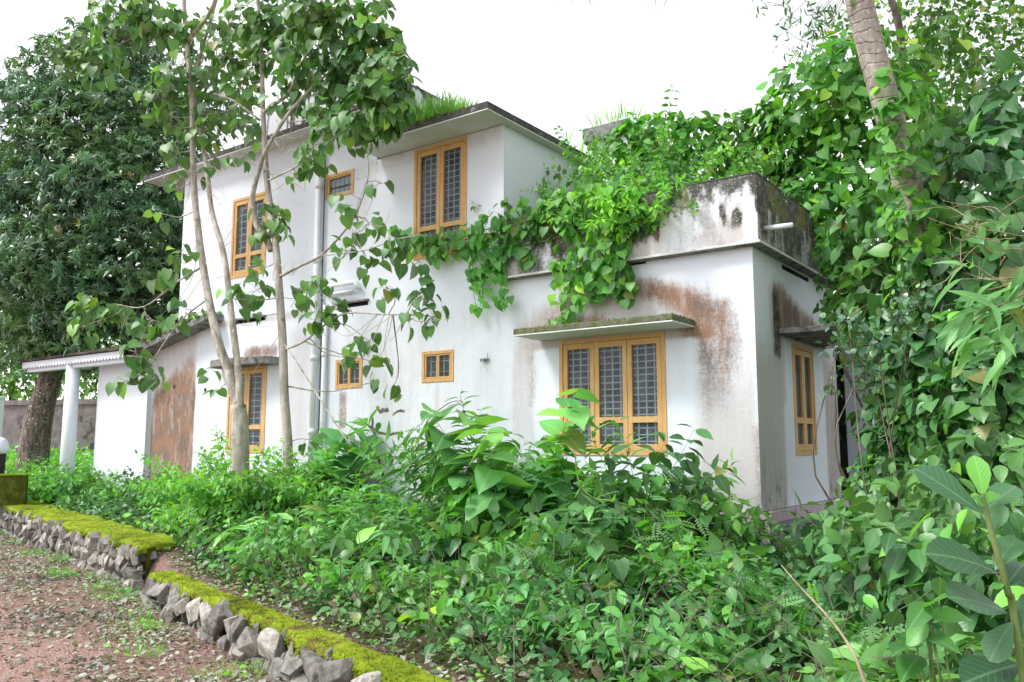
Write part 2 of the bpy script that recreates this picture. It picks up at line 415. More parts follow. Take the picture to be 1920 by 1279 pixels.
m = NM('ground_soil')
rd = m.attr('road'); gr = m.attr('green')
fine = m.noise(60, 5, 0.75); mid = m.noise(6, 5, 0.65); big = m.noise(1.4, 4)
red = m.mix(m.sstep(m.noise(45, 4, 0.75), 0.42, 0.6), (0.32, 0.175, 0.150), (0.52, 0.36, 0.33))
red = m.mix(m.sstep(mid, 0.60, 0.74), red, (0.24, 0.13, 0.11))
soil = m.mix(m.sstep(fine, 0.40, 0.62), (0.20, 0.115, 0.095), (0.40, 0.27, 0.235))
rr = m.sstep(m.math('ADD', rd, m.math('MULTIPLY', m.math('SUBTRACT', mid, 0.5), 1.6)), 0.35, 0.65)
c = m.mix(rr, soil, red)
c = m.mix(gr, c, m.mix(mid, (0.045, 0.055, 0.020), (0.085, 0.075, 0.035)))
vor = m.n('ShaderNodeTexVoronoi'); vor.inputs['Scale'].default_value = 70; m.l(m.pos, vor.inputs['Vector'])
hh = m.math('ADD', m.math('MULTIPLY', vor.outputs['Distance'], -1.0), fine)
m.prin(c, 0.95, m.bump(hh, 0.9, 0.02), 0.15); M['ground'] = m.m

# ------------------------------------------------------------------ leaf templates
def leaf_template(rows, fold=0.25, curl=0.25, back=0.0):
    """rows: (t, halfwidth, back offset of the side points); leaf runs 0..1 along +y"""
    V = [(0, 0, 0)]; UVs = [(0.5, 0)]
    wmax = max(r[1] for r in rows)
    for t, w, bo in rows:
        z = -curl * t * t
        V += [(-w, t + bo, z + w * fold - abs(bo) * .15), (0, t, z), (w, t + bo, z + w * fold - abs(bo) * .15)]
        UVs += [(0.5 - 0.5 * w / wmax, t + bo), (0.5, t), (0.5 + 0.5 * w / wmax, t + bo)]
    V.append((0, 1, -curl)); UVs.append((0.5, 1))
    n = len(rows); tip = 3 * n + 1
    F = [(0, 2, 1), (0, 3, 2)]
    for i in range(n - 1):
        a = 1 + 3 * i; b = a + 3
        F += [(a, a + 1, b + 1), (a, b + 1, b), (a + 1, a + 2, b + 2), (a + 1, b + 2, b + 1)]
    a = 1 + 3 * (n - 1)
    F += [(a, a + 1, tip), (a + 1, a + 2, tip)]
    return np.array(V, float), np.array(F, int), np.array(UVs, float)
T = {}
T['heart'] = leaf_template([(0.08, 0.30, -0.16), (0.24, 0.44, -0.10), (0.46, 0.40, -0.02), (0.70, 0.25, 0.0), (0.87, 0.085, 0.0)], 0.22, 0.22)
T['ovate'] = leaf_template([(0.12, 0.17, 0.0), (0.35, 0.29, 0.0), (0.62, 0.23, 0.0), (0.85, 0.08, 0)], 0.25, 0.22)
T['lance'] = leaf_template([(0.15, 0.075, 0), (0.42, 0.125, 0), (0.72, 0.085, 0)], 0.35, 0.40)
T['obov'] = leaf_template([(0.10, 0.06, 0), (0.32, 0.16, 0), (0.58, 0.27, 0.0), (0.78, 0.27, 0.02), (0.93, 0.14, 0.02)], 0.16, 0.18)
T['round'] = leaf_template([(0.12, 0.20, -.03), (0.42, 0.36, 0), (0.75, 0.28, 0.03)], 0.18, 0.12)
T['diamond'] = (np.array([(0, 0, 0), (-.13, .45, .03), (.13, .45, .03), (0, 1, -.16)], float), np.array([(0, 2, 1), (1, 2, 3)]), np.array([(.5, 0), (.25, .45), (.75, .45), (.5, 1)]))
T['wide'] = (np.array([(0, 0, 0), (-.30, .38, .06), (.30, .38, .06), (0, 1, -.16), (0, .42, 0)], float), np.array([(0, 4, 1), (0, 2, 4), (1, 4, 3), (4, 2, 3)]), np.array([(.5, 0), (.1, .4), (.9, .4), (.5, 1), (.5, .42)]))
T['blade'] = (np.array([(-.025, 0, 0), (.025, 0, 0), (-.022, .4, .03), (.022, .4, .03), (-.014, .75, .12), (.014, .75, .12), (0, 1, .28)], float),
              np.array([(0, 1, 3), (0, 3, 2), (2, 3, 5), (2, 5, 4), (4, 5, 6)]), np.array([(.3, 0), (.7, 0), (.3, .4), (.7, .4), (.35, .75), (.65, .75), (.5, 1)]))
T['tuft'] = (np.array([(-.28, 0, 0), (.28, 0, 0), (0, 1, .1)], float), np.array([(0, 1, 2)]), np.array([(.2, 0), (.8, 0), (.5, 1)]))
def star_template(k=9):
    V = []; F = []; U = []
    dv, df, du = T['diamond']
    for i in range(k):
        a = 2 * math.pi * i / k + rnd.uniform(-.2, .2); el = rnd.uniform(-0.95, 0.30); s = rnd.uniform(.55, 1.1)
        y = np.array([math.cos(a) * math.cos(el), math.sin(a) * math.cos(el), math.sin(el)])
        z = np.array([-math.cos(a) * math.sin(el), -math.sin(a) * math.sin(el), math.cos(el)])
        x = np.cross(y, z); R = np.stack([x, y, z], 1)
        n0 = len(V)
        V += list((dv @ R.T) * s); F += [tuple(q + n0 for q in t) for t in df]; U += list(du)
    return np.array(V), np.array(F), np.array(U)
T['star'] = star_template()
def pinnate_template(pairs=7):
    V = []; F = []; U = []
    for i in range(pairs):
        for sgn in (-1, 1):
            t = (i + 1) / (pairs + 1); ln = 0.30 * math.sin(math.pi * (0.25 + 0.6 * t))
            base = np.array([0, t, -.25 * t * t]); d = np.array([sgn * .9, .45, -.12]); d /= np.linalg.norm(d)
            w = np.array([-.45 * sgn, .9, 0]) * .055
            n0 = len(V)
            V += [base, base + d * ln * .5 + w, base + d * ln * .5 - w, base + d * ln]
            F += [(n0, n0 + 2, n0 + 1), (n0 + 1, n0 + 2, n0 + 3)] if sgn < 0 else [(n0, n0 + 1, n0 + 2), (n0 + 1, n0 + 3, n0 + 2)]
            U += [(.5, 0), (.3, .5), (.7, .5), (.5, 1)]
    n0 = len(V); V += [(-.006, 0, 0), (.006, 0, 0), (0, 1, -.25)]; F += [(n0, n0 + 1, n0 + 2)]; U += [(.5, 0), (.5, 0), (.5, 1)]
    return np.array(V, float), np.array(F, int), np.array(U, float)
T['pinnate'] = pinnate_template()

def norm(a):
    a = np.asarray(a, float); return a / (np.linalg.norm(a, axis=-1, keepdims=True) + 1e-9)

class Cloud:
    def __init__(s): s.P = []; s.Y = []; s.N = []; s.S = []
    def add(s, P, Y, N, S):
        P = np.atleast_2d(P); k = len(P)
        s.P.append(P); s.Y.append(np.broadcast_to(Y, P.shape)); s.N.append(np.broadcast_to(N, P.shape)); s.S.append(np.broadcast_to(S, (k,)))
    def get(s):
        P = np.vstack(s.P); Y = norm(np.vstack(s.Y)); N = np.vstack(s.N); S = np.concatenate(s.S)
        X = norm(np.cross(Y, N)); Z = np.cross(X, Y)
        return P, np.stack([X, Y, Z], 2), S
    def __len__(s): return sum(len(p) for p in s.P)

LEAFMESH = {}
def leaf_meshes(tn, mat):
    key = (tn, mat)
    if key not in LEAFMESH:
        V, F, U = T[tn]; L = []
        for i in range(3):
            W = V.copy()
            if i: 
                W[:, 0] *= 1 + rnd.uniform(-.12, .12); W[:, 2] += rnd.uniform(-.18, .14) * W[:, 1] ** 2 + rnd.uniform(-.1, .1) * W[:, 0]
                W[:, 0] += rnd.uniform(-.08, .08) * W[:, 1] ** 2
            me = mesh_np('leaf', W, F, True, {'tint': np.full(len(W), i * .31)}, U); me.materials.append(M[mat]); L.append(me)
        LEAFMESH[key] = L
    return LEAFMESH[key]
NLEAF = [0]
def leaves(cloud, tn, mat, parent, n_ind=0, pname='foliage', iname='leaf', kind='stuff'):
    if len(cloud) == 0: return None
    P, R, S = cloud.get()
    n = len(P)
    keep = np.arange(n)
    if n_ind:
        d = np.linalg.norm(P - CAM, axis=1)
        rel = P - CAM; w = rel @ FW; px = W_ / 2 + FOC * (rel @ RT) / w; py = H_ / 2 - FOC * (rel @ UP) / w
        inside = (px > -20) & (px < W_ + 20) & (py > -20) & (py < H_ + 20) & (w > 0.3)
        score = S / d * np.where(inside, 1, 0.01) * (1 + 0.4 * rng.random(n))
        # leaves nearer the viewer than their plant's middle show
        order = np.argsort(-score)
        ind = order[:min(n_ind, n)]; keep = order[min(n_ind, n):]
        ms = leaf_meshes(tn, mat)
        off = np.array(parent.location)
        for i in ind:
            o = bpy.data.objects.new(iname, ms[rnd.randrange(3)])
            mt = Matrix(((R[i] * S[i]).tolist()))
            m4 = mt.to_4x4(); m4.translation = Vector((P[i] - off).tolist())
            o.parent = parent; o.matrix_basis = m4
            COL.objects.link(o)
        NLEAF[0] += len(ind)
    if len(keep):
        V, F, U = T[tn]; k = len(keep); nv = len(V)
        VV = np.broadcast_to(V, (k, nv, 3)).copy()
        jit = rng.normal(0, 1, (k, 4))
        VV[:, :, 0] *= 1 + .1 * jit[:, 0:1]
        VV[:, :, 2] += (.10 * jit[:, 1:2]) * VV[:, :, 1] ** 2
        VV[:, :, 0] += (.05 * jit[:, 2:3]) * VV[:, :, 1] ** 2
        Wd = np.einsum('kij,kvj->kvi', R[keep], VV) * S[keep][:, None, None] + P[keep][:, None, :]
        FF = F[None] + (np.arange(k) * nv)[:, None, None]
        tint = np.repeat(rng.random(k), nv)
        me = mesh_np(pname, Wd.reshape(-1, 3), FF.reshape(-1, F.shape[1]), True, {'tint': tint}, np.tile(U, (k, 1)))
        return link(pname, me, M[mat], parent, kind)

def rdir(n, up=0.0):
    v = rng.normal(0, 1, (n, 3)); v[:, 2] += up; return norm(v)

# ------------------------------------------------------------------ terrain
WL = np.array([(-40, 4.3), (-13.9, -1.95), (-5.6, -3.93), (-4.9, -4.22), (0.5, -5.70), (3.0, -6.3), (6, -7.0), (30, -12)])
def wall_y(x): return np.interp(x, WL[:, 0], WL[:, 1])
def ground_z(x, y):
    x = np.asarray(x, float); y = np.asarray(y, float)
    s = y - wall_y(x)
    bank = np.interp(x, [-14, -6, -5.2, -4.6, 0.2, 1.5, 4, 30], [-0.47, -0.47, -0.60, -0.66, -0.70, -0.78, -0.80, -0.6])
    rise = np.interp(s, [0, 1, 3, 6, 30], [0, 0.02, 0.12, 0.22, 0.3])
    rise = rise * np.interp(x, [-12, -5, 0, 2], [0.2, 0.8, 0.9, 0.6])
    n = (fbm(x * 1.3, y * 1.3, 3) - .5) * 0.10
    n2 = (fbm(x * 6, y * 6, 5) - .5) * 0.03
    road = -0.85 + (fbm(x * .8, y * .8, 9) - .5) * 0.05 + n2 - sst(-0.9, -0.1, s) * 0.05 * sst(-7, -4, x)
    t = sst(-0.02, 0.22, s)
    return road * (1 - t) + (bank + rise + n) * t
def axis(a, b, c, d, fine, ratio=1.25):
    L = list(np.arange(b, c, fine)); x = c; st = fine
    while x < d: L.append(x); st *= ratio; x += st
    L.append(d); x = b; st = fine
    while x > a: st *= ratio; x -= st; L.append(max(x, a))
    return np.array(sorted(set(np.round(L, 4))))
xs = axis(-400, -16, 6, 400, 0.09); ys = axis(-300, -9, 1, 500, 0.09)
X, Y = np.meshgrid(xs, ys)
Z = ground_z(X, Y)
nx, ny = len(xs), len(ys)
idx = np.arange(nx * ny).reshape(ny, nx)
F = np.stack([idx[:-1, :-1], idx[:-1, 1:], idx[1:, 1:], idx[1:, :-1]], -1).reshape(-1, 4)
s = Y - wall_y(X)
road = 1 - sst(-2.0, -0.6, s + 1.3 * (fbm(X * .9, Y * .9, 21) - .5))
me = mesh_np('ground', np.stack([X, Y, Z], -1).reshape(-1, 3), F, True, {'road': road.ravel(), 'green': sst(0.25, 0.6, s).ravel()})
link('ground', me, M['ground'], None, 'structure')

# ------------------------------------------------------------------ house
house = thing('house', 'two storey white house with ochre windows, flat roofs and stained walls, overgrown', 'house', (0, 0, 0))

def wall_grid(name, region, xa, za, holes, mapf, paint, mat, parent, fine=None, step=0.06):
    """grid in (a, z); mapf maps to 3d; region(a,z)->bool for cell centre"""
    A = set(np.round(np.arange(xa[0], xa[1], step), 4)) | {xa[1]}; B = set(np.round(np.arange(za[0], za[1], step), 4)) | {za[1]}
    if fine:
        A |= set(np.round(np.arange(fine[0], fine[1], 0.02), 4)); B |= set(np.round(np.arange(fine[2], fine[3], 0.02), 4))
    for h in holes: A |= {h[0], h[1]}; B |= {h[2], h[3]}
    def clean(Sx, keys):
        L = sorted(Sx); out = []
        for v in L:
            if out and v - out[-1] < 0.006:
                if v in keys: out[-1] = v
                continue
            out.append(v)
        return np.array(out)
    ka = set(); kb = set()
    for h in holes: ka |= {h[0], h[1]}; kb |= {h[2], h[3]}
    A = clean(A, ka | {xa[0], xa[1]}); B = clean(B, kb | {za[0], za[1]})
    AA, BB = np.meshgrid(A, B)
    ca = (A[:-1] + A[1:]) / 2; cb = (B[:-1] + B[1:]) / 2
    CA, CB = np.meshgrid(ca, cb)
    ok = region(CA, CB)
    for h in holes: ok &= ~((CA > h[0]) & (CA < h[1]) & (CB > h[2]) & (CB < h[3]))
    idx = np.arange(AA.size).reshape(AA.shape)
    F = np.stack([idx[:-1, :-1], idx[:-1, 1:], idx[1:, 1:], idx[1:, :-1]], -1)[ok]
    V = mapf(AA.ravel(), BB.ravel())
    at_ = paint(AA.ravel(), BB.ravel())
    used = np.unique(F); rem = np.full(len(V), -1); rem[used] = np.arange(len(used))
    me = mesh_np(name, V[used], rem[F], False, {k: v[used] for k, v in at_.items()})
    return link(name, me, mat, parent)

def polyd(a, z, pts):
    """distance to polyline"""
    d = np.full(a.shape, 9.0)
    for (x0, z0), (x1, z1) in zip(pts[:-1], pts[1:]):
        L = (x1 - x0) ** 2 + (z1 - z0) ** 2
        t = np.clip(((a - x0) * (x1 - x0) + (z - z0) * (z1 - z0)) / L, 0, 1)
        d = np.minimum(d, np.hypot(a - x0 - t * (x1 - x0), z - z0 - t * (z1 - z0)))
    return d
crack1 = [tuple(onY(*p)[[0, 2]]) for p in [(697, 782), (700, 806), (703, 818), (704, 850), (712, 866), (718, 890)]]
crack2 = [tuple(onY(*p)[[0, 2]]) for p in [(672, 796), (690, 798), (700, 806), (722, 814), (754, 812)]]
crack3 = [tuple(onY(*p)[[0, 2]]) for p in [(708, 765), (712, 772), (726, 768)]]
crack4 = [tuple(onY(*p)[[0, 2]]) for p in [(736, 776), (744, 772), (757, 771)]]
def paint_front(a, z):
    w = fbm(a * 2.2, z * 1.1, 31); w2 = fbm(a * 5, z * 1.2, 37); j = (w - .5)
    b = np.zeros_like(a); g = np.zeros_like(a); k = np.zeros_like(a); o = np.zeros_like(a)
    # arch of rust over the big sunshade
    dx = (a + 1.82 + .1 * j) / 1.42; dz = (z - 2.15) / (0.62 + .25 * j)
    rr = np.sqrt(dx ** 2 + np.clip(dz, 0, 9) ** 2)
    ring = np.exp(-((rr - 0.84) / (0.20 + .10 * w)) ** 2) * (z > 1.98)
    b = np.maximum(b, 0.95 * ring * (0.45 + 0.55 * sst(-3.2, -0.7, a)))
    g = np.maximum(g, (1 - sst(0.85, 1.30, rr)) * (z > 2.0) * 1.05); b = np.maximum(b, .42 * (1 - sst(.7, 1.0, rr)) * (z > 2.0) * sst(.42, .6, w2))
    b = np.maximum(b, 0.75 * boxm(a, z, -2.9, -1.9, 2.15, 2.42, .12))
    # runs at both sides of the big window
    run = boxm(a, z, -.72 + .1 * j, -.30 + .2 * w, 0.9, 2.45, .12); b = np.maximum(b, .78 * run * sst(0.3, 2.2, z))
    g = np.maximum(g, 1.1 * boxm(a, z, -.76, 0.05, -.3, 2.35 - .3 * w, .16) * (0.45 + .55 * (1 - sst(0.2, 2.4, z))))
    g = np.maximum(g, .8 * boxm(a, z, -3.42 + .15 * j, -2.98, 0.25, 2.05, .10) * (0.5 + .5 * sst(.2, 1.6, z)))
    b = np.maximum(b, .45 * boxm(a, z, -3.15, -3.0, 1.2, 2.05, .06))
    b = np.maximum(b, .62 * boxm(a, z, -.09, 0.1, -.4, 1.0, .10))
    g = np.maximum(g, .35 * boxm(a, z, -4.4, -3.0, -.2, 1.9, .35))
    # under small windows
    b = np.maximum(b, .72 * boxm(a, z, -6.82, -6.62, .98, 1.60, .05)); k = np.maximum(k, .3 * boxm(a, z, -6.82, -6.72, 1.25, 1.60, .05))
    g = np.maximum(g, .65 * boxm(a, z, -4.82, -4.70, .6, 1.62, .04)); g = np.maximum(g, .55 * boxm(a, z, -5.45, -5.1, 1.5, 2.35, .15))
    g = np.maximum(g, .65 * boxm(a, z, -8.2, -7.45, .2, 2.75, .3)); g = np.maximum(g, .5 * boxm(a, z, -7.0, -4.0, 0.0, 2.9, .5) * (.5 + w)); g = np.maximum(g, .3 * (z < 2.6) * (z > 0) * sst(.45, .6, w2))
    # dark run on the porch wall
    br = boxm(a, z, -12.16, -10.80 + .12 * w2, -1, 2.55 + .35 * w + .25 * (a + 12), .10)
    top = 1 - sst(1.9, 2.75, z + .5 * (1 - sst(-12.1, -11.0, a)) + .4 * j)
    b = np.maximum(b, 1.25 * br * top * (0.62 + .55 * w2)); g = np.maximum(g, br * (0.6 + .4 * w)); k = np.maximum(k, .35 * br * (1 - sst(-.4, .8, z)))
    g = np.maximum(g, .55 * boxm(a, z, -11.9, -10.9, 2.1, 2.9, .2))
    b = np.maximum(b, .85 * boxm(a, z, -9.3, -8.35, 2.2, 2.48, .12))
    # greyer and blacker bands under roofs and ledges
    k = np.maximum(k, .35 * boxm(a, z, -6.4, -5.3, 5.15, 5.30, .06)); g = np.maximum(g, .5 * boxm(a, z, -6.6, -3.5, 5.0, 5.3, .12))
    g = np.maximum(g, .6 * boxm(a, z, -6.45, -6.2, 4.2, 4.9, .2)); g = np.maximum(g, .45 * (z > 5.6) * sst(5.6, 6.0, z))
    g = np.maximum(g, .8 * boxm(a, z, -11.3, -7.0, 2.85, 3.0, .05))
    # cracks with dark growth
    wob = .03 * (fbm(a * 9, z * 9, 40) - .5) * 2
    for c_, wd in ((crack1, .030), (crack2, .022), (crack3, .030), (crack4, .02)):
        d = polyd(a + wob, z - wob, c_); k = np.maximum(k, 1.1 * np.exp(-(d / wd) ** 2)); o = np.maximum(o, .6 * np.exp(-(d / (wd * 2.2)) ** 2)); g = np.maximum(g, .6 * np.exp(-(d / .12) ** 2))
    return dict(st_b=b, st_g=g, st_k=k, st_o=o)
def paint_side(a, z):
    w = fbm(a * 2.5, z * 1.1, 51); j = w - .5
    b = np.zeros_like(a); g = np.zeros_like(a); k = np.zeros_like(a); o = np.zeros_like(a)
    topz = 2.78 - .28 * np.clip((a - .9) / 1.5, 0, 1) + .22 * j
    b = np.maximum(b, 1.2 * boxm(a, z, .64, 2.5, 2.05, 9, .08) * (1 - sst(topz - .35, topz + .12, z)))
    k = np.maximum(k, .75 * boxm(a, z, .60, .90, 1.75, 2.6, .10)); g = np.maximum(g, .9 * boxm(a, z, .5, 1.0, 1.2, 2.65, .12))
    edge = .92 + .10 * j
    g = np.maximum(g, 1.15 * boxm(a, z, -1, 9, -1, 2.0, .4) * (1 - sst(edge - .12, edge + .10, a)) * (.5 + .5 * (1 - sst(.8, 2.4, z))))
    k = np.maximum(k, .42 * (1 - sst(edge - .12, edge + .10, a)) * (1 - sst(.2, 1.5, z)))
    e2 = 2.62 + .06 * j
    g = np.maximum(g, 1.1 * sst(e2 - .05, e2 + .05, a) * (1 - sst(1.7, 2.15, z))); k = np.maximum(k, .40 * sst(e2 - .05, e2 + .05, a) * (1 - sst(.1, 1.4, z)))
    b = np.maximum(b, .45 * sst(e2 - .05, e2 + .05, a) * (1 - sst(1.2, 1.9, z)))
    return dict(st_b=b, st_g=g, st_k=k, st_o=o)
def paint_parapet(off):
    def f(a, z):
        w = fbm(a * 2 + off, z * 1.3, 61); w2 = fbm(a * 7 + off, z * 1.6, 66)
        t = (z - 3.0) / .8
        k = np.clip(1.2 * sst(.34, .82, t + 1.0 * (w - .5) + .35 * (fbm(a * 9 + off, z * 7, 64) - .5)) + 1.1 * sst(.48, .60, w2) * sst(.0, .5, t) + .5 * (off > 5), 0, 1.2)
        k = np.maximum(k, .8 * (1 - sst(0.0, .10, t + .1 * (w - .5))) * sst(.45, .6, w2))
        g = np.clip(.45 + .7 * sst(.38, .6, w2), 0, 1.1)
        b = .42 * sst(.50, .66, fbm(a * 4 + 3 + off, z * .8, 71)); k = np.maximum(k, .55 * (1 - sst(-2.0, -1.0, a + .6 * (w - .5))) * (off < 5))
        o = .9 * sst(.5, .66, fbm(a * 2.6 + off, z * 2, 81)) * sst(.35, .7, t)
        if off > 5: k = np.maximum(k, .62 * (0.5 + w)); g = np.maximum(g, .8)
        return dict(st_b=b, st_g=g, st_k=k, st_o=o)
    return f
# openings: (a0, a1, z0, z1)
W_MAIN = (-2.63, -1.11, 0.60, 2.09); W_UP = (-5.25, -4.21, 3.50, 5.24); W_S1 = (-5.04, -4.43, 1.64, 2.10)
W_S2 = (-6.90, -6.29, 1.62, 2.09); W_VENT = (-7.26, -6.58, 4.80, 5.22); W_UL = (-9.80, -8.79, 3.75, 5.25); W_LL = (-9.72, -8.64, 0.59, 2.11)
W_SIDE = (1.27, 2.15, 0.60, 2.0)
slots = [(-2.1, -1.35, 2.96, 3.02), (-6.91, -6.2, 2.92, 2.985), (-9.61, -8.75, 2.90, 2.96)]
def verge(a): return np.interp(a, [-12.2, -9.9, -9.4], [2.60, 3.06, 3.06])
def reg_front(a, z):
    up = np.where(a < -6.05, 6.0, 5.27); up = np.where(a > -3.56, 3.0, up)
    up = np.where(a < -11.4, verge(a), up)
    return z < up
front_holes = [W_MAIN, W_UP, W_S1, W_S2, W_VENT, W_UL, W_LL] + slots
wall_grid('wall', reg_front, (-12.18, 0.0), (-0.62, 6.0), front_holes, lambda a, z: np.stack([a, np.zeros_like(a), z], 1), paint_front, M['plaster'], house, fine=(-6.6, -5.3, 0.2, 1.3))
wall_grid('wall', lambda a, z: a > -1, (0.0, 3.26), (-0.0, 3.0), [W_SIDE, (1.03, 2.12, 2.90, 2.96)], lambda a, z: np.stack([np.zeros_like(a), a, z], 1), paint_side, M['plaster'], house, step=.05)
no_stain = lambda a, z: dict(st_b=0 * a, st_g=.3 * sst(.3, .8, fbm(a, z, 4)), st_k=0 * a, st_o=0 * a)
# right flank of the upper room, back walls, far walls
wall_grid('wall', lambda a, z: a > -9, (0.0, 2.3), (3.1, 5.27), [], lambda a, z: np.stack([0 * a - 3.56, a, z], 1), no_stain, M['plaster'], house, step=.3)
wall_grid('wall', lambda a, z: a > -99, (-3.56, 0.0), (-0.6, 3.0), [], lambda a, z: np.stack([a, 0 * a + 3.26, z], 1)[:, :], no_stain, M['plaster'], house, step=.4)
wb = MB()
wb.box((-11.4, 7.0, -.6), (-3.6, 7.2, 6.0)); wb.box((-11.42, .25, -.6), (-11.22, 7.0, 6.0)); wb.box((-3.8, 3.28, -.6), (-3.6, 7.0, 3.0)); wb.box((-6.25, .2, 5.4), (-6.07, 7.0, 6.0))
wb.box((-6.0, 2.12, 3.12), (-3.58, 2.3, 5.26)); wb.box((-3.58, 2.31, 3.12), (-3.4, 7.0, 4.3))
wb.build('back_wall', M['white_col'], house)
# wing wall at the porch (stands a little proud)
def paint_wing(a, z): 
    w = fbm(a * 3, z * 2, 91)
    return dict(st_b=0 * a, st_g=.5 * (1 - sst(-.45, .1, z)) * w, st_k=.5 * (1 - sst(-.35, -.2, z)) * w, st_o=0 * a)
wall_grid('wing_wall', lambda a, z: z < 9, (-14.07, -12.18), (-0.62, 2.44), [], lambda a, z: np.stack([a, 0 * a - .10, z], 1), paint_wing, M['plaster'], house, step=.2)
wb = MB(); wb.box((-14.07, -.098, -.62), (-12.18, .12, 2.438)); wb.box((-12.179, .02, -.62), (-11.43, .14, 2.5)); wb.build('wing_wall_core', M['white_col'], house)
# inner faces, near-black colour standing in for unlit rooms
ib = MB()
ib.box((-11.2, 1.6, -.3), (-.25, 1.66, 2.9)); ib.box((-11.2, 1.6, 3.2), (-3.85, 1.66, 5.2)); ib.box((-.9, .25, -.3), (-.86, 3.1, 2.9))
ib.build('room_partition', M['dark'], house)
# floor/roof slabs
fs = MB(); fs.box((-11.35, .03, -.02), (-.03, 3.2, 0.02)); fs.box((-11.35, .03, 3.02), (-.13, 3.2, 3.10)); fs.build('floor_slab', M['terrace'], house)
# plinth + band
pl = MB(); pl.box((-8.0, -.05, -.75), (.055, -.004, -.13)); pl.box((.004, -.004, -.75), (.055, 3.30, -.13)); pl.build('plinth', M['plinth'], house)
pk = MB(); pk.box((-8.0, -.075, -.13), (.08, -.004, -.005)); pk.box((.004, -.004, -.13), (.08, 3.32, -.005)); pk.box((.02, -.10, -.34), (.12, -.076, -.132)); pk.build('plinth_band', M['pink'], house, bevel=.006)

# parapet of the low terrace
wall_grid('parapet', lambda a, z: z < 9, (-3.52, 0.115), (3.003, 3.80), [], lambda a, z: np.stack([a, 0 * a - .115, z + .012 * (fbm(a * 4, z * 0, 7) - .5) * (z > 3.76)], 1), paint_parapet(0), M['plaster'], house, step=.04)
wall_grid('parapet', lambda a, z: z < 9, (-0.115, 3.40), (3.003, 3.80), [], lambda a, z: np.stack([0 * a + .115, a, z], 1), paint_parapet(9), M['plaster'], house, step=.04)
pb = MB(); pb.box((-3.52, -.113, 3.006), (.113, .0, 3.796)); pb.box((.0, .002, 3.006), (.113, 3.40, 3.796)); pb.build('parapet_core', M['slab_edge'], house)
lg = MB(); lg.box((-3.54, -.125, 2.985), (.125, -.002, 3.001)); lg.box((.002, .0, 2.985), (.125, 3.42, 3.001)); lg.build('ledge_soffit', M['grey_slab'], house)
lt = MB(); lt.box((-3.54, -.140, 2.992), (.140, -.1265, 3.022)); lt.box((.1265, -.1264, 2.992), (.140, 3.42, 3.022)); lt.build('drip_edge', M['soffit'], house, bevel=.004)
cp = MB(); cp.box((-3.5, -.120, 3.803), (.120, .01, 3.818)); cp.box((-.01, .012, 3.803), (.120, 3.40, 3.818)); cp.build('parapet_top', M['slab_edge'], house)

def slab(name, x0, x1, y0, y1, z0, z1, edge, parent=house):
    a = MB(); a.box((x0 + .004, y0 + .004, z0), (x1 - .004, y1 - .004, z0 + .02)); a.build(name + '_soffit', M['soffit'], parent)
    # uneven rim
    e = MB(); k = 36
    e.box((x0, y0, z0 + .012), (x1, y1, z1)); o = e.build(name, M[edge], parent, bevel=.012)
    return o
slab('room_roof', -6.0, -3.40, -.56, 2.38, 5.27, 5.39, 'slab_edge')
slab('main_roof', -12.35, -6.03, -.32, 7.4, 6.0, 6.11, 'slab_edge')
slab('sunshade', -2.93, -.72, -.62, -.004, 2.11, 2.20, 'mossy_slab')
ss = MB(); ss.box((.004, .79, 2.06), (.60, 2.75, 2.13)); ss.build('sunshade', M['grey_slab'], house, bevel=.01)
# rounded sunshade, lower left
cs = MB(); pts = [(-9.95, -.004)] + [(-9.12 + .86 * -math.cos(t), -.02 - .42 * math.sin(t) ** .6) for t in np.linspace(0.05, math.pi - .05, 14)] + [(-8.3, -.004)]
nn = len(pts); cs.add([(x, y, 2.10) for x, y in pts] + [(x, y, 2.22) for x, y in pts], [tuple(range(nn)), tuple(range(2 * nn - 1, nn - 1, -1))] + [(i, i + nn, (i + 1) % nn + nn, (i + 1) % nn) for i in range(nn)])
cs.build('sunshade', M['grey_slab'], house)
# main parapet and stair head
def paint_top(a, z):
    w2 = fbm(a * 8, z * 1.0, 98); return dict(st_b=0 * a, st_g=.5 + 0 * a, st_k=np.clip(.9 * sst(.52, .64, w2) + .9 * sst(6.62, 6.76, z), 0, 1.1), st_o=.2 * w2)
wall_grid('parapet', lambda a, z: z < 9, (-8.95, -5.98), (6.112, 6.76), [], lambda a, z: np.stack([a, 0 * a - .02, z], 1), paint_top, M['plaster'], house, step=.05)
wall_grid('parapet', lambda a, z: z < 9, (-.02, 7.0), (6.112, 6.76), [], lambda a, z: np.stack([0 * a - 5.98, a, z], 1), paint_top, M['plaster'], house, step=.05)
wb = MB(); wb.box((-8.95, -.018, 6.112), (-5.982, .10, 6.758)); wb.box((-6.09, .102, 6.112), (-5.982, 7.0, 6.758)); wb.box((-8.95, .102, 6.112), (-8.85, 7.0, 6.5)); wb.build('parapet_core', M['slab_edge'], house)
wb = MB(); wb.box((-7.6, .45, 6.2), (-6.22, .92, 7.22)); wb.build('stair_head', M['white_col'], house)
wb = MB(); wb.box((-7.7, .40, 7.221), (-6.19, .95, 7.33)); wb.build('stair_head_roof', M['slab_edge'], house)
# rear block seen over the terrace
wb = MB(); wb.box((-4.6, 4.1, 3.1), (-3.75, 7.0, 6.42)); wb.build('rear_block', M['white_col'], house)
wb = MB(); wb.box((-4.65, 4.0, 6.421), (-3.68, 7.1, 6.70)); wb.build('rear_parapet', M['grey_slab'], house, bevel=.01)
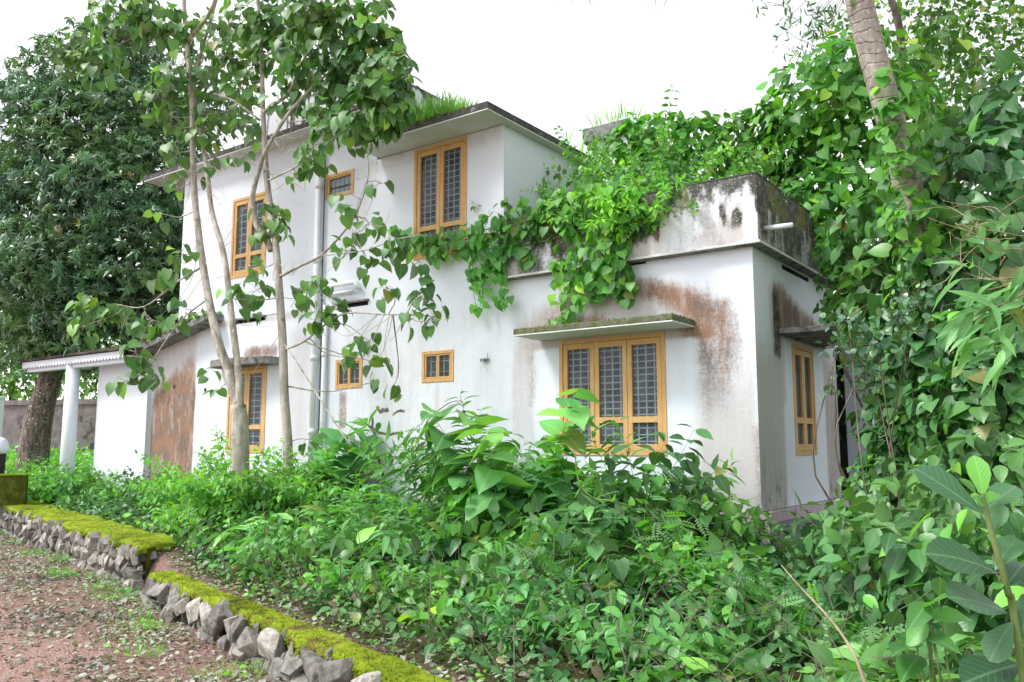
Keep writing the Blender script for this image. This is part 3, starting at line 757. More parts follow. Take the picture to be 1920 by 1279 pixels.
# terrace railing (thin bars) behind the creeper
rl = MB()
for i in range(22):
    y = 2.6 + i * .13; rl.tube([(-.55, y, 3.1), (-.55, y, 4.25)], .008, 4)
rl.tube([(-.55, 2.6, 4.25), (-.55, 5.4, 4.25)], .015, 5); rl.build('railing', M['grille'], house)

# rear porch beyond the side wall, coloured near-black for its shade
rb = MB(); rb.box((-3.4, 8.2, -.5), (.4, 8.3, 3.0)); rb.box((-3.5, 3.5, 2.62), (.25, 8.2, 2.78)); rb.build('rear_porch', M['dark'], house)
rp = MB(); rp.box((-.52, 5.7, -.6), (-.10, 6.1, 2.6)); rp.build('rear_pillar', M['white_col'], house, bevel=.01)
# side slot boxes + front slot boxes
for s_ in slots:
    sb = MB(); sb.box((s_[0], .06, s_[2]), (s_[1], .10, s_[3])); sb.build('vent_slot', M['dark'], house)
    if s_[0] < -3: sf = MB(); sf.box((s_[0] - .03, -.045, s_[3] + .002), (s_[1] + .03, -.003, s_[3] + .03)); sf.build('slot_hood', M['grey_slab'], house)
sb = MB(); sb.box((-.10, 1.03, 2.90), (-.06, 2.12, 2.96)); sb.build('vent_slot', M['dark'], house)
# small holes and lamp bracket
for p in (onY(327, 725), onY(385, 731)):
    hb = MB(); hb.tube([(p[0], -.006, p[2]), (p[0], -.001, p[2])], .035, 10); hb.build('wall_hole', M['dark'], house)
bk = MB(); bx = onY(911, 674)
bk.box((bx[0] - .06, -.05, bx[2] - .01), (bx[0] + .06, -.003, bx[2] + .012)); bk.tube([(bx[0] + .05, -.03, bx[2] + .09), (bx[0] + .05, -.03, bx[2] - .05)], .006, 5)
bk.tube([(bx[0] - .06, -.03, bx[2] - .03), (bx[0], -.12, bx[2] - .02), (bx[0] + .04, -.05, bx[2])], .012, 6); bk.build('lamp_bracket', M['metal'], house)
# pipes
pp = MB(); pp.tube([(-7.34, -.08, 5.75), (-7.34, -.08, -.5)], .052, 12)
for z in (5.0, 3.72, 2.1, .9): pp.tube([(-7.34, -.08, z), (-7.34, -.08, z + .09)], .066, 12)
pp.build('drain_pipe', M['pipe'], house, smooth=True)
pp = MB(); pp.tube([(-7.12, -.06, 3.0), (-7.12, -.06, -.5)], .038, 10)
for z in (2.15, 0.9): pp.tube([(-7.12, -.06, z), (-7.12, -.06, z + .07)], .045, 10)
pp.build('drain_pipe', M['pipe'], house, smooth=True)
pp = MB(); pp.tube([(-7.24, -.05, 5.6), (-7.235, -.05, 3.5), (-7.215, -.05, 2.2), (-7.215, -.05, -.4)], .010, 6); pp.build('black_cable', M['black_pipe'], house)
pp = MB(); pp.tube([(-7.2, -.09, 3.30), (-6.42, -.09, 3.30), (-6.36, -.09, 3.24), (-6.36, -.07, 3.18)], .038, 10); pp.tube([(-7.1, -.09, 3.16), (-6.45, -.09, 3.16)], .028, 10); pp.build('overflow_pipe', M['pipe'], house, smooth=True)
pp = MB(); pp.tube([(.11, .10, 3.20), (.44, .10, 3.19)], .03, 10); pp.build('spout', M['pipe'], house, smooth=True)

# ---- windows
FR = lambda u, v, z: (u, -v, z)        # v = outwards
SD = lambda u, v, z: (v, u, z)
def bar(mb, mp, u0, u1, z0, z1, v0, v1): mb.box((u0, v0, z0), (u1, v1, z1), mp)
def window(op, mp, n, rail=None, grid=(3, 9), net=False, vent=False, small=False, bars=False, label=None):
    u0, u1, z0, z1 = op
    FRW = .055 if not small else .05
    # plaster reveal
    rv = MB(); d = -.16
    bar(rv, mp, u0 - .012, u0, z0, z1, d, -.002); bar(rv, mp, u1, u1 + .012, z0, z1, d, -.002); bar(rv, mp, u0, u1, z1, z1 + .012, d, -.002); bar(rv, mp, u0, u1, z0 - .012, z0, d, -.002)
    rv.build('reveal', M['white_col'], house)
    fr = MB(); V0, V1 = -.07, .012
    bar(fr, mp, u0 + .001, u0 + FRW, z0 + .001, z1 - .001, V0, V1); bar(fr, mp, u1 - FRW, u1 - .001, z0 + .001, z1 - .001, V0, V1)
    bar(fr, mp, u0 + FRW + .001, u1 - FRW - .001, z1 - FRW, z1 - .001, V0, V1); bar(fr, mp, u0 + FRW + .001, u1 - FRW - .001, z0 + .001, z0 + FRW, V0, V1)
    iu0, iu1 = u0 + FRW + .003, u1 - FRW - .003; w = (iu1 - iu0) / n
    win = fr.build('window', M['wood'], house, bevel=.003)
    if label: win['label'] = label
    for i in range(n):
        a, b = iu0 + i * w + .003, iu0 + (i + 1) * w - .003
        st = .062 if not small else .022; tb = .075 if not small else .022
        if small and n > 1: pass
        cm = MB(); c0, c1 = -.045, .002
        zz0, zz1 = z0 + FRW + .003, z1 - FRW - .003
        bar(cm, mp, a, a + st, zz0, zz1, c0, c1); bar(cm, mp, b - st, b, zz0, zz1, c0, c1)
        bar(cm, mp, a + st, b - st, zz1 - tb, zz1, c0, c1 - .001); bar(cm, mp, a + st, b - st, zz0, zz0 + tb * 1.1, c0, c1 - .001)
        spans = [(zz0 + tb * 1.1, zz1 - tb)]
        if rail:
            bar(cm, mp, a + st, b - st, rail, rail + .075, c0, c1 - .001); spans = [(zz0 + tb * 1.1, rail), (rail + .075, zz1 - tb)]
        cm.build('casement', M['wood'], win, bevel=.003)
        for (q0, q1) in spans:
            pa = MB(); bar(pa, mp, a + st, b - st, q0, q1, -.030, -.026); pa.build('pane', M['glass'], win)
        g = MB(); g0, g1 = a + st, b - st
        if net:
            bar(g, mp, g0, g1, zz0 + tb, zz1 - tb, -.050, -.047); g.build('insect_net', M['green_net'], win)
        elif vent:
            zc = (z0 + z1) / 2 - .02
            for k in range(5): bar(g, mp, g0 + (k + .08) * (g1 - g0) / 5, g0 + (k + .94) * (g1 - g0) / 5, zz0 + tb, zc - .018, -.052, -.048); bar(g, mp, g0 + (k + .08) * (g1 - g0) / 5, g0 + (k + .94) * (g1 - g0) / 5, zc + .018, zz1 - tb, -.052, -.048)
            g.build('louvre', M['grille'], win)
        else:
            t = .0095 if not small else .007
            cols, rws = grid
            for k in range(cols):
                u = g0 + (g1 - g0) * (k + .5) / cols; bar(g, mp, u - t, u + t, zz0 + tb, zz1 - tb, -.062, -.052)
            for k in range(rws):
                z = zz0 + tb + (zz1 - zz0 - 2 * tb) * (k + .5) / rws; bar(g, mp, g0, g1, z - t * .8, z + t * .8, -.0515, -.0475)
            g.build('grille', M['grille'], win)
    if not bars:
        cu = MB(); bar(cu, mp, u0, u1, z0, z1, -.24, -.22); cu.build('dark_sheet', M['dark_sheet'], win)  # dark sheet behind the glass, stands in for the unlit room
window(W_MAIN, FR, 3, rail=1.00, grid=(3, 15), label='widest window, three tall ochre casements under the mossy sunshade')
window(W_UP, FR, 2, rail=3.93, grid=(3, 16), label='tall double window under the overhanging roof of the upper room')
window(W_S1, FR, 2, grid=(2, 2), small=True, label='small square window left of the lamp bracket')
window(W_S2, FR, 2, grid=(2, 2), small=True, label='small square window partly behind hanging leaves with rust run below')
window(W_VENT, FR, 1, vent=True, small=True, label='small high window with frosted louvres')
window(W_UL, FR, 2, rail=4.12, grid=(2, 10), label='upper window behind the thin tree trunks')
window(W_LL, FR, 2, rail=1.0, grid=(2, 12), label='lower window behind the forked tree trunk')
window(W_SIDE, SD, 2, rail=1.0, net=True, label='narrow window on the side wall with green netting')

# ---- porch on the left
cz = [(-.6, .19), (2.36, .165)]
pc = onY(137, 700, -.45)
cm_ = MB(); cm_.tube([(pc[0], -.45, -.6), (pc[0], -.45, 1.0), (pc[0], -.45, 2.40)], [.15, .14, .135], 24); cm_.build('porch_column', M['white_col'], house, smooth=True)
pr = MB(); pr.box((-16.35, -.52, 2.40), (-12.2, 2.6, 2.46)); pr.box((-16.35, -.52, 2.33), (-12.2, -.36, 2.399)); pr.build('porch_beam', M['white_col'], house)
# scalloped valance
va = MB(); x0, x1 = -16.42, -12.25; ns = 34
V = []; k = ns * 4 + 1
for i in range(k):
    x = x0 + (x1 - x0) * i / (k - 1); zb = 2.40 + .035 * abs(math.cos(math.pi * i / 4))
    zb = 2.395 + .05 * (1 - abs(math.sin(math.pi * i / 4)))
    V += [(x, -.60, zb), (x, -.60, 2.545), (x, -.586, zb), (x, -.586, 2.545)]
F_ = []
for i in range(k - 1):
    a = 4 * i; b = a + 4
    F_ += [(a, b, b + 1, a + 1), (a + 2, a + 3, b + 3, b + 2), (a, a + 2, b + 2, b), (a + 1, b + 1, b + 3, a + 3)]
va.add(V, F_); va.build('valance', M['white_col'], house)
# corrugated sheet
n_ = 260; xx = np.linspace(-16.5, -12.0, n_); V = []; F_ = []
for j, (y, dz) in enumerate(((-.68, 0), (1.0, .16), (3.0, .34))):
    for i, x in enumerate(xx):
        z = 2.57 + dz + .018 * math.sin(i * 1.25); V += [(x, y, z), (x, y, z + .008)]
for j in range(2):
    for i in range(n_ - 1):
        a = (j * n_ + i) * 2; b = ((j + 1) * n_ + i) * 2; F_ += [(a, a + 2, b + 2, b), (a + 1, b + 1, b + 3, a + 3)]
for i in range(n_ - 1): F_.append((2 * i, 2 * i + 1, 2 * i + 3, 2 * i + 2))
cr_ = MB(); cr_.add(V, F_); cr_.build('roof_sheet', M['roof_sheet'], house)
# sloping concrete verge rising to the right
sv = MB(); P4 = [(-12.55, 2.46), (-9.95, 2.99), (-9.95, 3.11), (-12.55, 2.60)]
sv.add([(x, -.34, z) for x, z in P4] + [(x, 2.8, z) for x, z in P4], [(0, 1, 2, 3), (7, 6, 5, 4), (0, 4, 5, 1), (1, 5, 6, 2), (2, 6, 7, 3), (3, 7, 4, 0)])
sv.build('sloping_roof', M['grey_slab'], house, bevel=.01)

# ------------------------------------------------------------------ stones
STONES = []
for i in range(7):
    bm = bmesh.new()
    for j in range(13):
        d = norm(rng.normal(0, 1, 3)); r = rng.uniform(.8, 1.1)
        q = d * r; q = np.sign(q) * np.abs(q) ** .6 * (1, .8, 1)
        bm.verts.new(q * .5)
    g = bmesh.ops.convex_hull(bm, input=bm.verts)
    bmesh.ops.delete(bm, geom=[e for e in g['geom_interior'] if isinstance(e, bmesh.types.BMVert)] , context='VERTS')
    bmesh.ops.bevel(bm, geom=list(bm.edges), offset=.012, segments=1, affect='EDGES')
    me = bpy.data.meshes.new('stone'); bm.to_mesh(me); bm.free(); STONES.append(me)
STD = [me.copy() for me in STONES]
for me in STONES: me.materials.append(M['stone'])
for me in STD: me.materials.append(M['stone_dark'])
def stone(parent, p, sx, sy, sz, rot, tilt=0.0, dark=False, name='stone'):
    o = bpy.data.objects.new(name, (STD if dark else STONES)[rnd.randrange(7)]); COL.objects.link(o)
    o.parent = parent; o.location = Vector([float(v) for v in p]) - parent.location if parent else Vector([float(v) for v in p])
    o.rotation_euler = (rnd.uniform(-.3, .3), tilt + rnd.uniform(-.3, .3), rot + rnd.uniform(-.3, .3)); o.scale = (sx, sy, sz)
    return o
def moss_fuzz(parent, samples, size, name='moss_tufts'):
    c = Cloud(); P, N = samples
    c.add(P, norm(N + rng.normal(0, .45, P.shape)), rdir(len(P)), size * rng.uniform(.5, 1.4, len(P)))
    return leaves(c, 'tuft', 'moss', parent, 0, name)
def rubble_wall(name, label, F0, F1, B0, B1, zt0, zt1, zb, courses, ssize, dark, over=.03, endface=True, mossd=2600, capt=.06):
    """front line F0->F1, back line B0->B1 (xy)"""
    F0, F1, B0, B1 = map(np.array, (F0, F1, B0, B1))
    t = thing(name, label, 'wall', ((F0[0] + F1[0]) / 2, (F0[1] + F1[1]) / 2, zb))
    L = np.linalg.norm(F1 - F0); dirv = (F1 - F0) / L; nrm = np.array([dirv[1], -dirv[0]])
    core = MB(); ins = -nrm * .07
    a, b, c_, d_ = F0 + ins, F1 + ins - dirv * .06, B1 + 0 * ins - dirv * .03, B0
    core.add([(*a, zb - .1), (*b, zb - .1), (*c_, zb - .1), (*d_, zb - .1), (*a, zt0 - .05), (*b, zt1 - .05), (*c_, zt1 - .05), (*d_, zt0 - .05)],
             [(0, 3, 2, 1), (4, 5, 6, 7), (0, 1, 5, 4), (1, 2, 6, 5), (2, 3, 7, 6), (3, 0, 4, 7)])
    core.build('wall_core', M['moss_side'], t)
    ang = math.atan2(dirv[1], dirv[0])
    for ci in range(courses):
        for q_ in range(int(L * 9)):
            u_ = rnd.random(); p = F0 + dirv * u_ * L - nrm * rnd.uniform(-.0, .04); sz_ = rnd.uniform(.06, .13)
            stone(t, (*p, zb + rnd.random() * (zt0 - zb - .05)), sz_, sz_, sz_, ang, 0, dark=rnd.random() < dark)
        x = rnd.uniform(0, .1)
        while x < L:
            tt = x / L; zt = zt0 + (zt1 - zt0) * tt - .07; hh = (zt - zb + .05) / courses
            w = rnd.uniform(*ssize) * (1.0 if ci < courses - 1 else .85)
            if x + w > L + .05: break
            p = F0 + dirv * (x + w / 2) - nrm * rnd.uniform(-.03, .03)
            z = zb - .03 + hh * (ci + .5)
            stone(t, (*p, z + rnd.uniform(-.03, .03)), w * 1.25, .26, hh * rnd.uniform(1.15, 1.6), ang, rnd.uniform(-.6, .6), dark=(rnd.random() < dark))
            x += w
    if endface:
        E = B1 - F1; LE = np.linalg.norm(E); de = E / LE
        for ci in range(courses):
            hh = (zt1 - .07 - zb) / courses
            for k in range(max(1, int(LE / .26))):
                p = F1 + de * (.12 + .26 * k) - dirv * .10
                stone(t, (*p, zb + hh * (ci + .5)), .27, .2, hh * 1.15, ang + 1.57, 0, dark=True)
    # moss cap
    nx_, ny_ = int(L / .06), 12
    V = []; 
    for i in range(nx_ + 1):
        for j in range(ny_ + 1):
            u = i / nx_; v = j / ny_
            p = (F0 + nrm * over) * (1 - u) * (1 - v) + (F1 + nrm * over + dirv * .02) * u * (1 - v) + B0 * (1 - u) * v + B1 * u * v
            edge = min(v * ny_ / 1.5, 1, (1 - u) * nx_ / 2)
            p = p + nrm * .035 * (fbm(u * L * 3, v * 2.0, 15) - .5) * 2 * (1 - v)
            z = zt0 + (zt1 - zt0) * u + .06 * (fbm(p[0] * 3.2, p[1] * 3.2, 11) - .5) - .045 * (1 - edge) ** 2
            V.append((p[0], p[1], z))
    nv = len(V); V2 = V + [(x_, y_, z_ - capt) for x_, y_, z_ in V]
    F_ = []
    W1 = ny_ + 1
    for i in range(nx_):
        for j in range(ny_): a = i * W1 + j; F_ += [(a, a + W1, a + W1 + 1, a + 1)]
        a = i * W1; F_ += [(a, a + nv, a + W1 + nv, a + W1)]
    for j in range(ny_): a = nx_ * W1 + j; F_ += [(a, a + nv, a + 1 + nv, a + 1)]
    for j in range(ny_): a = j; F_ += [(a, a + 1, a + 1 + nv, a + nv)]
    me = mesh_np('moss_cap', np.array(V2), np.array(F_), True, {'tint': np.full(len(V2), .45)}); link('moss_cap', me, M['moss'], t)
    Vn = np.array(V).reshape(nx_ + 1, W1, 3); k = mossd
    iu = rng.integers(0, nx_, k); iv = np.minimum((rng.random(k) ** 1.5 * ny_).astype(int), ny_ - 1)
    P = Vn[iu, iv] + rng.random((k, 1)) * (Vn[iu + 1, iv] - Vn[iu, iv]) + rng.random((k, 1)) * (Vn[iu, iv + 1] - Vn[iu, iv]); P[:, 2] -= .004
    N = np.tile(np.array([nrm[0] * .4, nrm[1] * .4, 1.0]), (k, 1)); moss_fuzz(t, (P, N), .016)
    k = mossd // 2; iu = rng.integers(0, nx_, k); P = Vn[iu, 0] + rng.random((k, 1)) * (Vn[iu + 1, 0] - Vn[iu, 0]); P[:, 2] -= rng.random(k) * .07
    N = np.tile(np.array([nrm[0], nrm[1], -.3]), (k, 1)); moss_fuzz(t, (P, N), .020)
    return t
w1 = rubble_wall('retaining_wall', 'long rubble stone wall with thick yellow green moss cap beside the leaf strewn drive', (-16.5, -1.30), (-5.59, -3.93), (-16.3, -.55), (-5.95, -3.30), -.37, -.37, -.88, 3, (.10, .26), .35, mossd=9000, capt=.045)
LOWLAB = 'lower broken rubble wall with mossy edge at the bottom of the photo'
w2 = rubble_wall('retaining_wall', LOWLAB, (-4.95, -4.24), (0.5, -5.74), (-4.85, -4.02), (.58, -5.52), -.575, -.60, -.93, 2, (.22, .46), .7, over=-.01, mossd=4200, endface=False, capt=.035)
# block at far left
bl = at(52, 945, 15.2); t3 = thing('mossy_block', 'short moss covered wall block at the far left edge', 'wall', (bl[0] - .6, bl[1], -.47))
b3 = MB(); a0 = at(-60, 900, 15.2); a1 = at(50, 900, 15.6)
dv = (a1 - a0)[:2]; nv_ = norm(np.array([-dv[1], dv[0]])) * .5
zt = .15
b3.add([(a0[0], a0[1], -.5), (a1[0], a1[1], -.5), (a1[0] + nv_[0], a1[1] + nv_[1], -.5), (a0[0] + nv_[0], a0[1] + nv_[1], -.5), (a0[0], a0[1], zt), (a1[0], a1[1], zt), (a1[0] + nv_[0], a1[1] + nv_[1], zt), (a0[0] + nv_[0], a0[1] + nv_[1], zt)],
       [(0, 3, 2, 1), (0, 1, 5, 4), (1, 2, 6, 5), (2, 3, 7, 6), (3, 0, 4, 7), (4, 5, 6, 7)])
b3.build('block', M['moss_side'], t3, bevel=.02)
b4 = MB(); b4.add([(a0[0], a0[1] - .01, zt + .002), (a1[0] + .02, a1[1] - .01, zt + .002), (a1[0] + nv_[0], a1[1] + nv_[1], zt + .002), (a0[0] + nv_[0], a0[1] + nv_[1], zt + .002), (a0[0], a0[1] - .01, zt + .04), (a1[0] + .02, a1[1] - .01, zt + .04), (a1[0] + nv_[0], a1[1] + nv_[1], zt + .04), (a0[0] + nv_[0], a0[1] + nv_[1], zt + .04)],
       [(0, 3, 2, 1), (0, 1, 5, 4), (1, 2, 6, 5), (2, 3, 7, 6), (3, 0, 4, 7), (4, 5, 6, 7)])
b4.build('moss_cap', M['moss'], t3, bevel=.015)

# boundary wall far left
bw = MB(); p0 = at(-250, 745, 27); p1 = at(260, 770, 25)
for q in (0,):
    d = norm(p1 - p0); nn_ = np.array([-d[1], d[0], 0]) * .2
    for (za, zb2, e) in ((-.6, 1.95, 0), (1.951, 2.1, .05)):
        A = p0[:2] - nn_[:2] / .2 * e; B = p1[:2] - nn_[:2] / .2 * e; C2 = p1[:2] + nn_[:2]; D = p0[:2] + nn_[:2]
        bw.add([(*A, za), (*B, za), (*C2, za), (*D, za), (*A, zb2), (*B, zb2), (*C2, zb2), (*D, zb2)], [(0, 3, 2, 1), (4, 5, 6, 7), (0, 1, 5, 4), (1, 2, 6, 5), (2, 3, 7, 6), (3, 0, 4, 7)])
tag(bw.build('boundary_wall', M['boundary']), 'dark sooty boundary wall behind the leaning trunk and porch column', 'wall')
gp = at(-2, 760, 24); gpm = MB(); gpm.box((gp[0] - .12, gp[1] - .12, -.5), (gp[0] + .06, gp[1] + .12, 2.05)); gpm.box((gp[0] - .15, gp[1] - .15, 2.051), (gp[0] + .09, gp[1] + .15, 2.12))
tag(gpm.build('gate_post', M['white_col'], bevel=.01), 'white gate post cut by the left edge of the photo', 'post')
# pale rounded object at left edge
wp = at(-3, 838, 17); bm = bmesh.new(); bmesh.ops.create_uvsphere(bm, u_segments=20, v_segments=12, radius=1)
for v in bm.verts:
    v.co = Vector((v.co.x * .19, v.co.y * .2, v.co.z * .16 - .05 * v.co.x + (.04 if v.co.z > .5 else 0)))
me = bpy.data.meshes.new('bundle'); bm.to_mesh(me); bm.free(); me.polygons.foreach_set('use_smooth', [True] * len(me.polygons))
tb_ = thing('bundle', 'white rounded bundle on a dark base cut off by the left edge', 'bundle', (wp[0], wp[1], -.45))
o = link('cover', me, M['white_col'], tb_); o.location = (0, 0, wp[2] + .45)
dk = MB(); dk.tube([(wp[0], wp[1], -.5), (wp[0], wp[1], wp[2] - .08)], [.13, .15], 12); dk.build('base', M['dark'], tb_)
# ------------------------------------------------------------------ litter, pebbles, weeds on the drive
def scatter_litter():
    c = Cloud(); n = 30000
    x = rng.uniform(-15, 1.5, n); s = -np.abs(rng.normal(0, 1, n)) * 1.05 + .08
    far = rng.random(n) < .07; s = np.where(far, -rng.uniform(.5, 4.5, n), s)
    dens = .25 + .75 * (fbm(x * 1.7, s * 1.7, 77) > .45)
    k = rng.random(n) < dens * np.interp(x, [-15, -6, 0], [.7, 1, 1]); x = x[k]; s = s[k]; y = wall_y(x) + s; n = len(x)
    z = ground_z(x, y) + rng.uniform(.003, .03, n)
    c.add(np.stack([x, y, z], 1), norm(rng.normal(0, 1, (n, 3)) * (1, 1, .25)), norm(rng.normal(0, .45, (n, 3)) + (0, 0, 1)), rng.uniform(.022, .068, n))
    o = leaves(c, 'ovate', 'dead_leaf', None, 0, 'leaf_litter'); 
    c = Cloud(); n = 1900; x = rng.uniform(-6, 4, n); y = wall_y(x) + .25 + rng.exponential(.55, n); z = ground_z(x, y) + rng.uniform(.01, .05, n)
    c.add(np.stack([x, y, z], 1), norm(rng.normal(0, 1, (n, 3)) * (1, 1, .25)), norm(rng.normal(0, .45, (n, 3)) + (0, 0, 1)), rng.uniform(.025, .07, n))
    leaves(c, 'ovate', 'dead_leaf', None, 0, 'leaf_litter')
scatter_litter()
def icomesh(r=1.0):
    V = norm(np.array([(0, 0, 1), (1, 0, 0), (0, 1, 0), (-1, 0, 0), (0, -1, 0), (0, 0, -1)], float)); F = np.array([(0, 1, 2), (0, 2, 3), (0, 3, 4), (0, 4, 1), (5, 2, 1), (5, 3, 2), (5, 4, 3), (5, 1, 4)])
    return V * (1, .8, .55), F, np.zeros((6, 2)) + .3
T['pebble'] = icomesh()
c = Cloud(); n = 5200; x = rng.uniform(-14, 0, n); y = wall_y(x) - rng.uniform(.1, 4.5, n)
c.add(np.stack([x, y, ground_z(x, y)], 1), rdir(n), norm(rng.normal(0, .2, (n, 3)) + (0, 0, 1)), rng.uniform(.005, .017, n) * (1 + 1.2 * (rng.random(n) < .06)))
leaves(c, 'pebble', 'stone', None, 0, 'gravel')

def grass_patch(cx, cy, r, n, hgt, parent=None, spread=.6, name='grass', z=None, mat='grass', clump=False):
    c = Cloud(); a = rng.uniform(0, 6.283, n); rr = r * np.sqrt(rng.random(n)); 
    x = cx + rr * np.cos(a); y = cy + rr * np.sin(a); zz = ground_z(x, y) if z is None else np.full(n, z)
    out = np.stack([np.cos(a), np.sin(a), 0 * a], 1); tip = norm(out * spread * (rr / r)[:, None] + rng.normal(0, .3 if not clump else .25, (n, 3)) + (0, 0, 1.3))
    c.add(np.stack([x, y, zz], 1), tip, norm(rng.normal(0, 1, (n, 3)) * (1, 1, .1)), hgt * rng.uniform(.4, 1.2, n))
    return leaves(c, 'blade', mat, parent, 0, name)
def weed_bed(name, pts, tn, mat, size):
    """low flat herbs: rosettes of small leaves"""
    c = Cloud()
    for (x, y, r, n) in pts:
        a = rng.uniform(0, 6.283, n); rr = r * np.sqrt(rng.random(n)); X = x + rr * np.cos(a); Y = y + rr * np.sin(a); Z_ = ground_z(X, Y) + rng.uniform(.01, .10, n)
        c.add(np.stack([X, Y, Z_], 1), norm(rng.normal(0, 1, (n, 3)) * (1, 1, .35) + (0, 0, .15)), norm(rng.normal(0, .4, (n, 3)) + (0, 0, 1)), size * rng.uniform(.5, 1.3, n))
    return leaves(c, tn, mat, None, 0, name)
gp_ = []
for px, py in [(60, 1040), (30, 1060), (110, 1075), (150, 1090), (40, 1015), (225, 1150), (260, 1170), (180, 1190), (230, 1110), (300, 1185), (270, 1215), (330, 1230), (200, 1060), (320, 1255), (430, 1250), (400, 1240), (120, 1050)]:
    q = onZ(px, py, -.82); gp_.append((q[0], q[1]))
for i, (x, y) in enumerate(gp_[::2]):
    grass_patch(x, y, rnd.uniform(.12, .3), 120, rnd.uniform(.07, .14))
weed_bed('weeds', [(x + rnd.uniform(-.2, .2), y + rnd.uniform(-.2, .2), rnd.uniform(.1, .3), rnd.randrange(20, 50)) for x, y in gp_[::2]] + [(q[0], q[1], .22, 50) for q in [onZ(px, py, -.82) for px, py in [(190, 1060), (200, 1085), (215, 1100), (185, 1100), (20, 1000), (60, 1010), (130, 1080), (250, 1150), (290, 1130)]]], 'ovate', 'bright_leaf', .05)

# ------------------------------------------------------------------ plants made of shoots
def shoot(mb, cl, p0, d, L, sp, r0=.007):
    n = 7; P = [np.array(p0, float)]; d = norm(d)
    droop = sp.get('droop', .5)
    for i in range(n):
        d = norm(d + np.array([0, 0, -droop * (i / n) * .55]) + rng.normal(0, sp.get('wob', .09), 3)); P.append(P[-1] + d * L / n)
    P = np.array(P)
    mb.tube(P, np.linspace(r0, r0 * .35, n + 1), 4, False)
    k = max(3, int(L * (1 - sp['t0']) / sp['gap']))
    t = np.linspace(sp['t0'], 1.0, k) + rng.normal(0, .01, k); t = np.clip(t, 0, 1)
    ii = np.minimum((t * n).astype(int), n - 1); fr = t * n - ii
    pos = P[ii] * (1 - fr[:, None]) + P[ii + 1] * fr[:, None]; tan = norm(P[ii + 1] - P[ii])
    per = sp.get('per', 2)
    for q in range(per):
        az = np.arange(k) * sp.get('phi', 1.57) + q * 2 * math.pi / per + rng.normal(0, .3, k)
        ref = np.array([0.05, 0.02, 1.0]); A = norm(np.cross(tan, ref)); B = np.cross(tan, A)
        rad = A * np.cos(az)[:, None] + B * np.sin(az)[:, None]
        flat = sp.get('flat', 0.0)
        if flat: rad = norm(rad * (1, 1, 1 - flat))
        ld = norm(rad + tan * sp.get('fwd', .45) + np.array([0, 0, -sp.get('hang', .25)]))
        nn = norm(np.array([0, 0, 1.0]) + rng.normal(0, .28, (k, 3)) + .35 * rad)
        sz = sp['size'] * (0.65 + .45 * np.sin(math.pi * (0.15 + .75 * (t - sp['t0']) / (1 - sp['t0'] + 1e-6)))) * rng.uniform(.75, 1.2, k)
        cl.add(pos + ld * sp.get('pet', .02), ld, nn, sz)
SP = {
 'herb':    dict(tn='ovate', mat='bush_leaf', size=.125, gap=.050, t0=.10, per=2, droop=.5, hang=.3, fwd=.35),
 'bright':  dict(tn='ovate', mat='bright_leaf', size=.105, gap=.042, t0=.12, per=2, droop=.7, hang=.35, fwd=.4),
 'ginger':  dict(tn='lance', mat='pale_leaf', size=.34, gap=.05, t0=.12, per=1, phi=3.14, droop=.7, hang=.25, fwd=.8, wob=.05),
 'longleaf':dict(tn='lance', mat='bush_leaf', size=.25, gap=.032, t0=.35, per=1, phi=2.4, droop=.2, hang=.15, fwd=.6, wob=.05),
 'vine':    dict(tn='heart', mat='vine_leaf', size=.155, gap=.055, t0=.05, per=1, phi=2.4, droop=1.5, hang=.5, fwd=.2, pet=.03),
 'dvine':   dict(tn='heart', mat='dark_vine', size=.16, gap=.055, t0=.05, per=1, phi=2.4, droop=1.3, hang=.5, fwd=.2, pet=.03),
 'teak':    dict(tn='heart', mat='pale_leaf', size=.38, gap=.12, t0=.30, per=2, droop=.1, hang=.35, fwd=.4, wob=.05),
 'pinnate': dict(tn='pinnate', mat='bush_leaf', size=.20, gap=.055, t0=.2, per=1, phi=2.4, droop=.6, hang=.2, fwd=.5),
 'darkherb':dict(tn='ovate', mat='dark_vine', size=.14, gap=.055, t0=.10, per=2, droop=.6, hang=.35, fwd=.3),
 'bigdark': dict(tn='ovate', mat='dark_vine', size=.25, gap=.085, t0=.15, per=2, droop=.5, hang=.4, fwd=.35),
 'wisp':    dict(tn='ovate', mat='bush_leaf', size=.055, gap=.030, t0=.15, per=2, droop=.9, hang=.2, fwd=.4),
}
def fdep(px):   # depth of the front wall plane at this column
    if px < 1418: return float((onY(px, 800, 0) - CAM) @ FW)
    return float((onX(px, 800, 0) - CAM) @ FW) if px < 1580 else 11.5
def plant(px, off, h, R, sp, label, cat='shrub', ns=None, name=None, group=None, n_ind=110, dep=None, lean=None, zbase=None):
    dp = dep if dep is not None else fdep(px) - off
    g = at(px, 835, dp); x, y = g[0], g[1]; z = float(ground_z(x, y)) if zbase is None else zbase
    t = thing(name or cat.replace(' ', '_'), label, cat, (x, y, z), group)
    S = SP[sp]; mb = MB(); cl = Cloud()
    ns = ns or int(10 + 34 * R * h / (S['size'] / .1))
    for i in range(ns):
        a = rng.uniform(0, 6.283); rr = R * math.sqrt(rng.random()) * .8
        edge = rr / (R + 1e-6)
        out = np.array([math.cos(a), math.sin(a), 0]); p = np.array([x, y, 0]) + out * rr * .75
        p[2] = float(ground_z(p[0], p[1])) - .02 if zbase is None else zbase
        L = h * (1.05 - .35 * edge) * rng.uniform(.6, 1.15)
        d = out * (.15 + .65 * edge) + np.array([0, 0, 1]) + rng.normal(0, .14, 3)
        if lean is not None: d = d + np.array(lean)
        shoot(mb, cl, p, d, L * 1.12, S)
    mb.build('stems', M['green_stem'], t, True, 'stuff')
    leaves(cl, S['tn'], S['mat'], t, n_ind)
    return t
